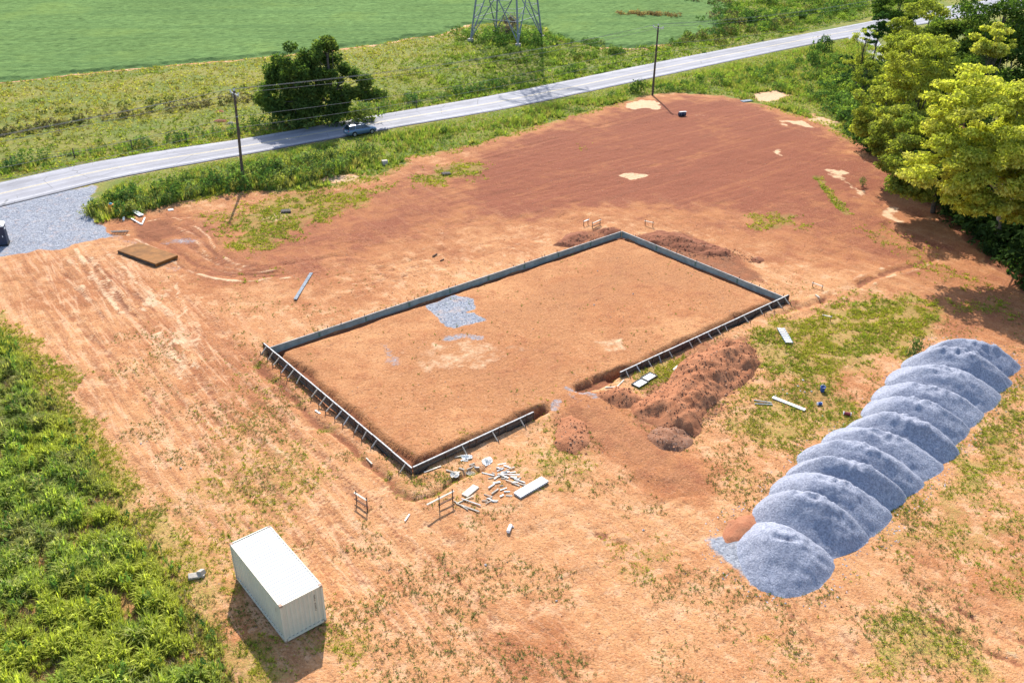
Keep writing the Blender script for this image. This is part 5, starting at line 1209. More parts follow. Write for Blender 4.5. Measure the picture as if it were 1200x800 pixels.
# ------------------------------------------------------------------ form boards
FH = 0.62
def form(name, label, p0, p1, outward, inner, panel=2.44, nbrace=1, seed=0, rail='timber_grey', face='form_ply'):
    """a run of form panels from p0 to p1 (metres, plan); outward = unit vector to the braced side"""
    r = random.Random(seed)
    p0 = np.array(p0); p1 = np.array(p1); L = np.linalg.norm(p1 - p0); d = (p1 - p0) / L; n = np.array(outward); n = n / np.linalg.norm(n)
    root = empty(name, (p0[0], p0[1], -0.10)); tag(root, label, 'form boards')
    def W(s, o, z): return Vector((d[0] * s + n[0] * o, d[1] * s + n[1] * o, z))
    k = max(1, round(L / panel)); st = L / k; rz = math.atan2(d[1], d[0]); TOP = FH - (0.1 if inner else 0)
    for i in range(k):
        dz = r.uniform(-0.012, 0.012); off = r.uniform(-0.01, 0.01)
        MB().box(W((i + 0.5) * st, off, TOP / 2 - 0.1 + dz), (st - 0.025, 0.045, TOP + 0.2), rz).build('form_panel', M[face], root)
        MB().box(W((i + 0.5) * st, off - 0.03 if inner else off + 0.0, TOP + dz + 0.022), (st - 0.015, 0.095, 0.04), rz).build('top_rail', M[rail], root)
        if inner:
            MB().box(W((i + 1) * st - 0.1, -0.026 + off, TOP / 2 - 0.03), (0.12 + 0.2 * r.random(), 0.012, TOP * 0.85), rz).build('joint_cleat', M['form_joint'], root)
        # walers on the outer face
        for zz_ in (0.2, 0.45):
            MB().box(W((i + 0.5) * st, off + 0.046, zz_), (st - 0.05, 0.045, 0.08), rz).build('waler', M['stake'], root)
        for j in range(nbrace):
            s0 = (i + (j + 0.5) / nbrace) * st + r.uniform(-0.15, 0.15)
            if r.random() < 0.10: continue
            run = r.uniform(0.42, 0.75); dr = r.uniform(-0.1, 0.1)
            mb = MB().bar(W(s0, 0.06, TOP - 0.03), W(s0 + dr, run, 0.06), 0.05, 0.085)
            mb.build('brace', M['timber' if r.random() < 0.75 else 'timber_grey'], root)
            MB().box(W(s0 + dr, run + 0.04, 0.1), (0.05, 0.05, 0.5), rz).build('stake', M['stake'], root)
            if r.random() < 0.6: MB().box(W(s0 + st * 0.23, 0.10, 0.3), (0.05, 0.05, 0.85), rz).build('stake', M['stake'], root)
        MB().box(W((i + 1) * st - 0.02, 0.08, TOP / 2), (0.06, 0.06, TOP + 0.02), rz).build('stake', M['stake'], root)
    return root
form('form_wall', 'long form wall of braced boards down the near left side of the pad', padp(0, -0.02), padp(0, PAD_LB + 0.8), -PAD_A, False, 2.44, 2, 1)
form('form_wall', 'short front form wall of braced boards left of the gap', padp(0.10, 0), padp(GAP0, 0), -PAD_B, False, 2.44, 1, 2)
form('form_wall', 'front form wall of braced boards right of the gap', padp(GAP1, 0), padp(PAD_LA + 0.5, 0), -PAD_B, False, 2.44, 2, 3)
form('form_wall', 'long grey green form wall along the far left side of the pad', padp(0.14, PAD_LB), padp(PAD_LA - 0.05, PAD_LB), PAD_B, True, 4.88, 2, 4, 'grey_rail', 'form_green')
form('form_wall', 'grey green form wall closing the far right end of the pad', padp(PAD_LA, PAD_LB), padp(PAD_LA, 0.12), PAD_A, True, 4.88, 2, 5, 'grey_rail', 'form_green')

# batter boards: two dark stakes with a pale rail
def batter(label, a, b, h=0.95, rails=((0.82, 'timber'), (0.3, 'stake')), over=0.0):
    a = Vector((a[0], a[1], hz(*a[:2]))); b = Vector((b[0], b[1], hz(*b[:2]))); root = empty('batter_board', a); tag(root, label, 'batter board', 'batter boards outside the corners of the pad')
    d = (b - a); d.z = 0; e = d.normalized()
    for s in (0, 1):
        MB().box(Vector((d.x * s, d.y * s, h / 2 - 0.1)), (0.055, 0.055, h + 0.2), math.atan2(d.y, d.x)).build('stake', M['stake'], root)
    off = Vector((-e.y, e.x, 0)) * -0.06
    for z, m in rails:
        MB().bar(off + Vector((0, 0, h * z)) - e * (0.08 + (over if m == 'timber' else 0)), d + off + Vector((0, 0, h * z)) + e * 0.08, 0.12, 0.05).build('rail', M[m], root)
batter('batter board with two stakes standing left of the near corner', at(418, 588), at(430.5, 596))
batter('batter board with a long pale rail standing right of the near corner', at(515, 596), at(530.5, 588), over=0.9)
batter('batter board standing outside the far corner, left of it', at(694, 267), at(703, 263), 0.75)
batter('batter board standing outside the far corner, right of it', at(756, 263), at(765, 265), 0.6, ((0.8, 'timber'),))
batter('low batter board lying off the right corner of the pad', at(952, 336), at(963, 340), 0.5, ((0.8, 'timber'),))
batter('low batter board in the grass below the right corner', at(964, 374), at(973, 376), 0.6, ((0.8, 'timber'),))
batter('batter board behind the far left form near its middle', at(684, 264), at(689, 262), 0.7, ((0.8, 'timber_white'),))

# ------------------------------------------------------------------ boards and litter
def board(name, label, a, b, w, th, mat, cat, lift=0.0, group=None, tilt=0.0):
    a = np.array(a); b = np.array(b); c = (a + b) / 2; L = np.linalg.norm(b - a); rz = math.atan2(b[1] - a[1], b[0] - a[0])
    z = max(hz(*a), hz(*b), hz(*c)) + lift
    mb = MB().box((0, 0, th / 2), (L, w, th)); o = mb.build(name, M[mat], None, bevel=min(0.012, th * 0.2)); o.location = (c[0], c[1], z); o.rotation_euler = (0, tilt, rz)
    return tag(o, label, cat, group)
board('plank', 'long grey weathered plank lying on the red soil left of the pad', at(346, 352), at(365, 321), 0.32, 0.08, 'grey_plank', 'plank')
board('plank', 'long white plank lying in the grass near the blue bucket', at(905, 467.5), at(943, 482.5), 0.30, 0.09, 'timber_white', 'plank')
board('plank', 'short pale board with a notch lying near the front batter board', at(544.5, 583.5), at(558, 572), 0.50, 0.10, 'timber', 'board')
board('plank', 'thin white stick lying alone in front of the near corner', at(474.5, 611), at(480, 603), 0.09, 0.06, 'timber_white', 'stick')
board('plank', 'thin pale stick lying on the soil left of the near form', at(429, 535), at(436, 542), 0.09, 0.05, 'timber', 'stick')
board('plank', 'white offcut by the long cut edge left of the pad', at(369, 478), at(375, 482), 0.12, 0.05, 'timber_white', 'offcut')
board('plank', 'white offcut on the weeds beside the right form', at(789, 434), at(794, 429), 0.16, 0.05, 'timber_white', 'offcut')
board('plank', 'thin pale board lying at the end of the gap beside a soil heap', at(709, 456), at(722, 455), 0.12, 0.05, 'timber', 'offcut')
board('plank', 'thin board leaning from the end of the right front form', at(723, 455), at(731, 447), 0.10, 0.05, 'timber', 'offcut')
for k, (a, b) in enumerate((((883, 471), (904, 474)), ((884, 475), (905, 476)))):
    board('steel_bar', ['upper of the two thin grey bars in the grass left of the white plank', 'lower of the two thin grey bars in the grass left of the white plank'][k], at(*a), at(*b), 0.09, 0.07, 'steel', 'bar', 0.02)
# stack of long white boards
A, B = (at(604, 581) + at(611, 585)) / 2, (at(634, 563) + at(641, 568)) / 2
st = empty('board_stack', (*((A + B) / 2), hz(*((A + B) / 2)))); tag(st, 'stack of long white boards lying in front of the gap', 'board stack'); st.rotation_euler = (0, 0, math.atan2(*(B - A)[::-1]))
for k in range(3):
    MB().box((0.02 * (k % 2), 0.01 * k, 0.03 + k * 0.045), (2.55 - 0.02 * k, 0.66 - 0.015 * (k % 2), 0.04)).build('board', M['timber_white' if k == 2 else 'timber_grey'], st, bevel=0.01)
# form panel pair lying flat, white sheets in dark frames
A, B = (at(741, 452) + at(747, 456)) / 2, (at(763, 439) + at(769, 443)) / 2
fp = empty('form_panel_pair', (*((A + B) / 2), hz(*((A + B) / 2)) + 0.05)); tag(fp, 'two white form panels in dark frames lying beside the right form', 'form panels'); fp.rotation_euler = (0, 0, math.atan2(*(B - A)[::-1]))
for s in (-1, 1):
    fo = 0.05 * s
    fr = MB(); cx = s * 0.64
    for y in (-0.36, 0.36): fr.box((cx, y + fo, 0.05), (1.24, 0.07, 0.1))
    for x in (-0.585, 0.585): fr.box((cx + x, fo, 0.052), (0.07, 0.65, 0.1))
    f_ = fr.build('frame', M['dark_under'], fp); MB().box((cx, fo, 0.035), (1.10, 0.64, 0.03)).build('sheet', M['white_plastic'], f_)
# ladder
A, B = (at(910, 387) + at(918.5, 386.5)) / 2, (at(921, 404.5) + at(928, 404)) / 2
ld = empty('ladder', (*A, hz(*A) + 0.08)); tag(ld, 'short grey ladder lying in the grass right of the soil heap', 'ladder'); d = B - A; ld.rotation_euler = (R_(-2), 0, math.atan2(d[1], d[0]))
L = float(np.linalg.norm(d))
for s in (-1, 1): MB().box((L / 2, s * 0.30, 0.05), (L, 0.06, 0.1)).build('rail', M['steel'], ld)
for k in range(7): MB().box((L * (k + 0.5) / 7, 0, 0.05), (0.20, 0.56, 0.05)).build('rung', M['white_plastic'], ld)
# scatter of offcuts in front of the short front form
r = random.Random(12)
spots = [(588, 546, .6), (594, 549, .5), (598, 552, .7), (586, 553, .5), (592, 556, .6), (601, 556, .4), (572, 558, .9), (579, 562, .8), (585, 560, 1.0), (596, 559, 1.5), (603, 563, .7), (609, 566, .8), (598, 567, .7), (604, 570, .6), (612, 570, .5), (590, 575, .5), (594, 578, .4), (575, 588, .5), (568, 589, .4), (572, 583, .6), (580, 578, .7), (545, 588, 1.3), (552, 591, 1.4), (549, 597, 1.6), (540, 594, 1.3), (534, 557, .8), (530, 554, .9), (507, 551, 1.3), (582, 568, .5), (576, 572, .6), (588, 583, .3)]
for k_ in range(30):
    cu, cv = r.choice([(590, 552), (578, 560), (597, 562), (604, 568), (576, 588), (592, 577), (540, 540), (556, 549)]); spots.append((cu + r.gauss(0, 6), cv + r.gauss(0, 3.5), r.uniform(0.22, 0.6)))
for u, v, L in spots:
    a = r.choice([0.2, -0.35, 0.5, 0.0, -0.6, 0.8]) + r.uniform(-0.15, 0.15); c = at(u, v); dd = np.array([math.cos(a), math.sin(a)]) * L / 2
    board('wood_offcut', 'pale timber offcut in the loose scatter before the short front form', c - dd, c + dd, r.uniform(0.06, 0.13), r.uniform(0.03, 0.05), r.choice(['timber', 'timber_grey', 'timber_old', 'timber_old', 'timber_white']), 'offcut', r.uniform(0, 0.06), 'timber offcuts scattered before the front form', r.uniform(-0.06, 0.06))
def crumple(name, label, q, size, mat, cat, h=0.25, seed=0, group=None):
    rr = np.random.default_rng(seed); n = 12
    X, Y = np.meshgrid(np.linspace(-1, 1, n), np.linspace(-1, 1, n)); px, py = X.ravel(), Y.ravel()
    ang = np.arctan2(py, px); rad = np.maximum(abs(px), abs(py)); k = rad * (0.72 + 0.4 * vnoise(ang * 1.3 + 9, ang * 0 + seed, seed))
    z = (rr.uniform(0, 1, n * n) ** 1.6) * h * (1 - rad * 0.75)
    V = np.stack([np.cos(ang) * k * size[0], np.sin(ang) * k * size[1], z], 1)
    I0 = (np.arange(n - 1)[:, None] * n + np.arange(n - 1)[None]).ravel()
    o = link(name, np_mesh(name, V, np.stack([I0, I0 + 1, I0 + n + 1, I0 + n], 1)), M[mat]); o.location = (q[0], q[1], hz(*q) + 0.03); o.rotation_euler = (0, 0, rr.uniform(0, 6))
    sm = o.modifiers.new('thick', 'SOLIDIFY'); sm.thickness = 0.02
    return tag(o, label, cat, group)
crumple('plastic_sheet', 'crumpled white sheet lying nearest the short front form', at(546, 536), (0.55, 0.28), 'timber_white', 'plastic sheet', .25, 1)
crumple('plastic_sheet', 'large crumpled white sheet right of the first one', at(571, 541), (0.5, 0.4), 'timber_white', 'plastic sheet', .3, 2)
crumple('plastic_sheet', 'crumpled pale sheet between the front form and the offcuts', at(551, 552), (0.5, 0.3), 'timber', 'plastic sheet', .2, 3)
crumple('plastic_sheet', 'small pale rag among the weeds by the cut edge', at(533, 557), (0.4, 0.3), 'timber_grey', 'rag', .15, 4)
def lathe(mb, prof, n=16):
    b = len(mb.v)
    for rr, z in prof:
        for k in range(n): a = 2 * PI * k / n; mb.v.append((rr * math.cos(a), rr * math.sin(a), z))
    for i in range(len(prof) - 1):
        for k in range(n): x = b + i * n + k; y = b + i * n + (k + 1) % n; mb.f.append((x, y, y + n, x + n))
    mb.f.append(tuple(b + k for k in reversed(range(n)))); mb.f.append(tuple(b + (len(prof) - 1) * n + k for k in range(n)))
    return mb
# blue bucket, blue tub, red can, white tube
q = g3(963.5, 458.5); bk = empty('bucket', q); tag(bk, 'dark blue bucket standing in the grass by the white plank', 'bucket')
lathe(MB(), [(0.15, 0), (0.19, 0.38), (0.21, 0.38), (0.21, 0.43), (0.18, 0.43), (0.17, 0.35), (0.05, 0.30)]).build('body', M['blue'], bk); hb = MB(); hb.tube([(-0.2, 0, 0.38), (-0.14, 0.09, 0.52), (0, 0.12, 0.58), (0.14, 0.09, 0.52), (0.2, 0, 0.38)], 0.015, 5); hb.build('handle', M['white_plastic'], bk)
def tin(name, label, u, v, rr, L, mat, cat, rz):
    t_ = empty(name, g3(u, v, rr)); tag(t_, label, cat); t_.rotation_euler = (0, 0, rz)
    MB().tube([(-L / 2, 0, 0), (L / 2, 0, 0)], rr, 12).build('body', M[mat], t_); MB().tube([(L / 2 - 0.02, 0, 0), (L / 2 + 0.02, 0, 0)], rr * 1.08, 12).build('rim', M['white_plastic'], t_)
    MB().tube([(-L / 2 - 0.02, 0, 0), (-L / 2 + 0.02, 0, 0)], rr * 1.08, 12).build('rim', M['white_plastic'], t_)
tin('tub', 'blue tub lying on its side below the bucket', 960, 474.5, 0.12, 0.34, 'blue', 'tub', 0.2)
tin('tin_can', 'dark red can lying in the grass right of the bucket', 992.5, 486, 0.13, 0.5, 'redp', 'can', -0.3)
tin('tube', 'short white tube lying on the soil in front of the boards', 597, 621, 0.11, 0.55, 'white_plastic', 'tube', R_(75))
for k, (u, v) in enumerate([(935, 453), (938, 459), (943, 460), (951, 459), (922, 463), (909, 465), (917, 458), (964, 488), (941, 446)]):
    b = scatter(OCT, np.zeros((1, 2)), 0.2, np.array([(0.5, 0.5, 0.5)]), 0.16, zoff=-hz(0, 0)); o = link('litter', np_mesh('litter', *b[:2], False, b[2]), M['stone']); o.location = g3(u, v, 0.05)
    tag(o, 'scrap of pale litter in the grass around the blue bucket', 'litter', 'pale litter in the grass by the bucket')
for k, (u, v) in enumerate([(165, 520), (212, 549), (569, 661), (754, 622), (652, 704), (601, 618), (540, 525), (700, 318), (742, 345), (696, 358)]):
    b = scatter(OCT, np.zeros((1, 2)), 0.2, np.array([(0.36, 0.35, 0.35)]), 0.15, zoff=-hz(0, 0)); o = link('stone', np_mesh('stone', *b[:2], False, b[2]), M['stone']); o.location = g3(u, v, 0.05)
    tag(o, 'single small pale stone lying alone on bare soil', 'stone', 'single pale stones on the bare soil')
# broken concrete by the container
cb = empty('concrete_rubble', g3(230, 676)); tag(cb, 'broken pale concrete lumps in the grass beside the container', 'rubble')
for (x, y, z, a, b_, c_, rz, rx) in ((-0.1, -0.05, 0.13, 0.62, 0.36, 0.22, 0.4, 0.25), (0.26, 0.18, 0.2, 0.36, 0.34, 0.3, 1.1, -0.4), (0.32, 0.05, 0.1, 0.3, 0.24, 0.2, 0.2, 0.1)):
    o = MB().box((0, 0, 0), (a, b_, c_)).build('lump', M['concrete'], cb, bevel=0.03); o.location = (x, y, z); o.rotation_euler = (rx, 0.15, rz)
# concrete block and other bits by the road
q = g3(451, 193); o = MB().box((0, 0, 0.3), (0.75, 0.6, 0.6)).build('concrete_block', M['concrete'], None, bevel=0.05); o.location = q; o.rotation_euler = (0, 0, 0.4); tag(o, 'pale concrete block standing on bare soil at the edge of the brush', 'block')
def drain(label, u, v, s=1.0):
    d_ = empty('drain_inlet', g3(u, v)); tag(d_, label, 'drain inlet'); d_.rotation_euler = (0, 0, 0.3)
    MB().box((0, 0, 0.05), (1.1 * s, 0.9 * s, 0.3)).build('frame', M['pole'], d_, bevel=0.03); gb = MB()
    for k in range(5): gb.box((-0.36 * s + k * 0.18 * s, 0, 0.225), (0.08 * s, 0.7 * s, 0.05))
    MB().box((0, 0, 0.205), (0.9 * s, 0.7 * s, 0.02)).build('opening', M['dark_under'], d_); gb.build('grate', M['pole'], d_)
drain('dark grated drain inlet on the yellow grass patch', 523, 205); drain('dark drain inlet on the pale soil below the left pole', 335, 248)
q = g3(799, 137); dm = empty('scrap_drum', q); tag(dm, 'dark blue grey drum lying at the tip of the pole shadow', 'drum'); dm.rotation_euler = (0, 0, 0.3)
MB().tube([(-0.6, 0, 0.32), (-0.55, 0, 0.32), (0.55, 0, 0.32), (0.6, 0, 0.32)], [0.28, 0.32, 0.32, 0.28], 16).build('body', M['navy'], dm)
for x in (-0.3, 0.3): MB().tube([(x - 0.03, 0, 0.32), (x + 0.03, 0, 0.32)], 0.345, 16).build('hoop', M['steel'], dm)
MB().box((0.15, 0.1, 0.67), (1.2, 0.45, 0.04)).build('lid', M['timber_grey'], dm)
o = MB().box((0, 0, 0.08), (2.2, 1.0, 0.16)).build('concrete_slab', M['grey_plank'], None, bevel=0.05); o.location = g3(875, 119); o.rotation_euler = (0, 0, 0.5); tag(o, 'grey concrete slab at the top edge of the red soil', 'slab')
# rusty plate by the entrance
P = [at(139.4, 296.5), at(163, 288), at(208.5, 304), at(184, 312)]
c = sum(P) / 4; e = (P[3] - P[0] + P[2] - P[1]) / 2; L = np.linalg.norm(e); w = np.linalg.norm(P[1] - P[0]); rz = math.atan2(e[1], e[0])
n_ = 24; pl = empty('rusty_plate', (c[0], c[1], hz(*c) + 0.05)); tag(pl, 'large rusty brown slab lying flat by the gravel entrance', 'slab'); pl.rotation_euler = (0, 0, rz)
o = MB().box((0, 0, 0.16), (L, w + 0.3, 0.30)).build('deck', M['rustplate'], pl, bevel=0.05)
for y in (-1, 1): MB().box((0, y * (w / 2 + 0.15 + 0.03), 0.12), (L * 0.96, 0.05, 0.14)).build('edge_beam', M['dark_under'], pl)
# pallet and boards near the brush
q = g3(141, 273); pt = empty('pallet', q); tag(pt, 'weathered white pallet standing by the gravel entrance', 'pallet'); pt.rotation_euler = (R_(-25), 0, 0.15)
for k in range(6): MB().box((-0.75 + k * 0.30, 0, 0.15), (0.12, 1.2, 0.03)).build('slat', M['timber_white'], pt)
for y in (-0.55, 0, 0.55): MB().box((0, y, 0.08), (1.62, 0.08, 0.1)).build('runner', M['timber'], pt)
board('plank', 'white board lying at the foot of the brush, nearest the orange bag', at(145, 252), at(153, 251), 0.5, 0.1, 'white_plastic', 'board')
board('plank', 'white panel propped in the brush edge beside the yellow bag', at(156, 248), at(166, 254), 0.55, 0.1, 'white_plastic', 'panel', 0.1)
board('plank', 'white pole lying slantwise beside the yellow bag', at(154, 257), at(166, 264), 0.14, 0.1, 'timber_white', 'pole')
board('plank', 'white pole meeting the slanting one at a corner', at(166.5, 264), at(170, 256), 0.14, 0.1, 'timber_white', 'pole')
board('plank', 'short white post piece at the foot of the brush', at(145, 259), at(145.5, 256), 0.2, 0.2, 'timber_white', 'post')
board('plank', 'white sheet lying flat under the dark brush', at(197, 246), at(203, 245), 0.4, 0.08, 'white_plastic', 'sheet')
crumple('yellow_bag', 'crumpled yellow bag between white boards at the brush', at(153, 255), (0.7, 0.35), 'yellowp', 'bag', .35, 7)
q = g3(132, 250); ob = empty('paint_drum', q); tag(ob, 'orange drum with a teal lid half hidden in the brush', 'drum')
lathe(MB(), [(0.28, 0), (0.3, 0.1), (0.3, 0.85), (0.27, 0.9)]).build('body', M['orange'], ob); lathe(MB(), [(0.2, 0.9), (0.2, 0.98), (0.12, 1.05), (0.06, 1.08)]).build('lid', M['tealp'], ob)
ob.location.z += 0.2
for lbl, a, b in (('dark stick lying on the red soil right of the ruts', (507, 300), (512, 297)), ('dark stick lying near the other, closer to the forms', (516, 305), (520, 303)), ('thin pale stake on the soil near the right corner', (955, 347), (960, 350))):
    board('stick', lbl, at(*a), at(*b), 0.12, 0.1, 'stake' if 'dark' in lbl else 'timber', 'stick')
for lbl, u, v in (('dark burnt pile farthest in the pasture beyond the left pole', 257, 131), ('dark burnt pile wider than the others in the pasture', 259, 142), ('dark burnt pile nearest the fence in the pasture', 270, 145)):
    c = at(u, v); th = np.linspace(0, 2 * PI, 14, endpoint=False)
    heap('ash_heap', lbl, c + np.stack([np.cos(th) * (1.2 if 'wider' in lbl else 0.8), np.sin(th) * 0.9], 1), 0.4, 0.7, M['dark_under'] if 'nearest' in lbl else M['soil_dark'], 'burnt piles in the pasture', 'ash heap', 0.1, 0.2, u)

# ------------------------------------------------------------------ shipping container
CX, CY, CYAW = -11.658, 32.472, 2.26831903
c0 = Vector((CX, CY, 0)); e1 = Vector((math.cos(CYAW), math.sin(CYAW), 0)); e2 = -Vector((-math.sin(CYAW), math.cos(CYAW), 0))
LC, WC, HC = 6.06, 2.44, 2.59
base = c0 + e1 * LC / 2 + e2 * WC / 2
ct = empty('shipping_container', (base.x, base.y, 0.02), CYAW); tag(ct, 'white corrugated shipping container with its shadow on the soil', 'shipping container')
def corrugated(length, height, depth, pitch, axis='x', flatroof=False):
    """trapezoid ribbed sheet: ribs run along z (or across for the roof)"""
    n = int(round(length / pitch)); p = length / n; prof = []
    for i in range(n):
        x = -length / 2 + i * p
        prof += [(x, 0), (x + p * 0.28, 0), (x + p * 0.5, depth), (x + p * 0.78, depth)]
    prof.append((length / 2, 0))
    V = []; Fc = []
    for x, d in prof: V += [(x, d, 0), (x, d, height)]
    for i in range(len(prof) - 1): Fc.append((2 * i, 2 * i + 2, 2 * i + 3, 2 * i + 1))
    return V, Fc
def sheet(name, V, Fc, mat, T):
    me = bpy.data.meshes.new(name); me.from_pydata([tuple(T @ Vector(v)) for v in V], [], Fc); me.update()
    o = link(name, me, mat, ct); s = o.modifiers.new('thick', 'SOLIDIFY'); s.thickness = 0.006; s.offset = 0
    return o
for s in (-1, 1):
    V, Fc = corrugated(LC - 0.24, HC - 0.26, 0.036, 0.275)
    T = Matrix.Translation((0, s * (WC / 2 - 0.05), 0.16)) @ (Matrix.Identity(4) if s < 0 else Matrix.Rotation(PI, 4, 'Z')); sheet('side_wall', V, Fc, M['cont'], T)
V, Fc = corrugated(WC - 0.24, HC - 0.26, 0.045, 0.245)
sheet('end_wall', V, Fc, M['cont'], Matrix.Translation((-LC / 2 + 0.045, 0, 0.16)) @ Matrix.Rotation(-PI / 2, 4, 'Z'))
V, Fc = corrugated(LC - 0.2, WC - 0.14, 0.027, 0.26)
sheet('roof', V, Fc, M['cont_roof'], Matrix.Translation((0, WC / 2 - 0.07, HC - 0.045)) @ Matrix.Rotation(PI / 2, 4, 'X'))
for s in (-1, 1):
    dr_ = MB().box((LC / 2 - 0.03, s * 0.58, HC / 2 + 0.02), (0.05, 1.12, HC - 0.26)).build('door', M['cont'], ct)
    for y in (0.25, 0.85): MB().tube([(LC / 2 + 0.03, s * y, 0.2), (LC / 2 + 0.03, s * y, HC - 0.12)], 0.02, 6).build('lock_rod', M['steel'], dr_)
    for z, nm in ((HC - 0.05, 'top_rail'), (0.09, 'bottom_rail')):
        MB().box((0, s * (WC / 2 - 0.034), z), (LC - 0.33, 0.06, 0.1 if z > 1 else 0.14)).build(nm, M['cont'], ct)
        MB().box((s * (LC / 2 - 0.034), 0, z), (0.06, WC - 0.33, 0.1 if z > 1 else 0.14)).build(nm, M['cont'], ct)
    for s2 in (-1, 1):
        MB().box((s * (LC / 2 - 0.06), s2 * (WC / 2 - 0.06), HC / 2), (0.116, 0.116, HC - 0.24)).build('corner_post', M['cont'], ct)
        for z in (0.06, HC - 0.056): MB().box((s * (LC / 2 - 0.085), s2 * (WC / 2 - 0.078), z), (0.178, 0.162, 0.118)).build('corner_casting', M['casting'], ct, bevel=0.012)
MB().box((0, 0, 0.10), (LC - 0.14, WC - 0.14, 0.06)).build('floor', M['dark_under'], ct)
mk = MB(); r = random.Random(3)
for k in range(10):
    z = HC - 0.42 - k * 0.115
    if k == 4: continue
    y = -0.70
    mk.box((-LC / 2 - 0.004, y, z), (0.006, 0.075, 0.022)); mk.box((-LC / 2 - 0.004, y - 0.028 + 0.05 * (k % 2), z + 0.03), (0.006, 0.022, 0.055))
    if k % 3: mk.box((-LC / 2 - 0.004, y, z + 0.052), (0.006, 0.07, 0.018))
mk.build('marking', M['print_black'], ct)
mk = MB()
for k in range(5): mk.box((-LC / 2 + 0.55 + 0.01 * k, WC / 2 + 0.006, HC - 0.5 - k * 0.07), (0.05 + 0.02 * (k % 2), 0.006, 0.03))
mk.build('side_marking', M['casting'], ct)

# ------------------------------------------------------------------ portable toilet
q = at(1.0, 289); pp = empty('portable_toilet', (q[0], q[1] + 0.4, hz(*q))); tag(pp, 'dark blue portable toilet with a white roof on the gravel entrance', 'portable toilet'); pp.rotation_euler = (0, 0, R_(20))
PW, PH = 1.2, 2.15
MB().box((0, 0, 0.07), (PW + 0.12, PW + 0.12, 0.14)).build('skid_base', M['rubber'], pp)
MB().box((0, 0, 0.14 + PH / 2 - 0.1), (PW, PW, PH - 0.2)).build('cabin', M['navy'], pp, bevel=0.04)
for s in (-1, 1):
    for k in range(4):
        MB().box((s * (PW / 2 + 0.012), -0.42 + k * 0.28, 1.0), (0.03, 0.16, 1.5)).build('rib', M['navy'], pp)
dr_ = MB().box((0, -PW / 2 - 0.02, 1.05), (0.86, 0.03, 1.82)).build('door', M['navy'], pp, bevel=0.01); MB().box((0.34, -PW / 2 - 0.05, 1.05), (0.06, 0.04, 0.18)).build('latch', M['white_plastic'], dr_)
rb = MB()
prof = [(-PW / 2 - 0.05, 0), (-PW / 2 - 0.05, 0.12), (-0.42, 0.24), (0, 0.28), (0.42, 0.24), (PW / 2 + 0.05, 0.12), (PW / 2 + 0.05, 0)]
n = len(prof)
rb.add([(x, y, PH - 0.08 + z) for y in (-PW / 2 - 0.05, PW / 2 + 0.05) for x, z in prof], [tuple(range(n)), tuple(range(2 * n - 1, n - 1, -1))] + [(i, i + n, (i + 1) % n + n, (i + 1) % n) for i in range(n)])
rb.build('roof', M['white_plastic'], pp, bevel=0.03); lathe(MB(), [(0.07, PH + 0.18), (0.07, PH + 0.42), (0.09, PH + 0.42), (0.09, PH + 0.46)]).build('vent_pipe', M['rubber'], pp)
lg = MB(); lg.add([(0.22 * math.cos(a * PI / 12) + 0.0, -PW / 2 - 0.04, 1.72 + 0.11 * math.sin(a * PI / 12)) for a in range(24)], [tuple(range(24))]); lg.build('logo', M['white_plastic'], pp)
lg = MB(); lg.add([(PW / 2 + 0.032, 0.0 + 0.22 * math.cos(a * PI / 12), 1.72 + 0.11 * math.sin(a * PI / 12)) for a in range(24)], [tuple(range(24))]); lg.build('logo', M['white_plastic'], pp)

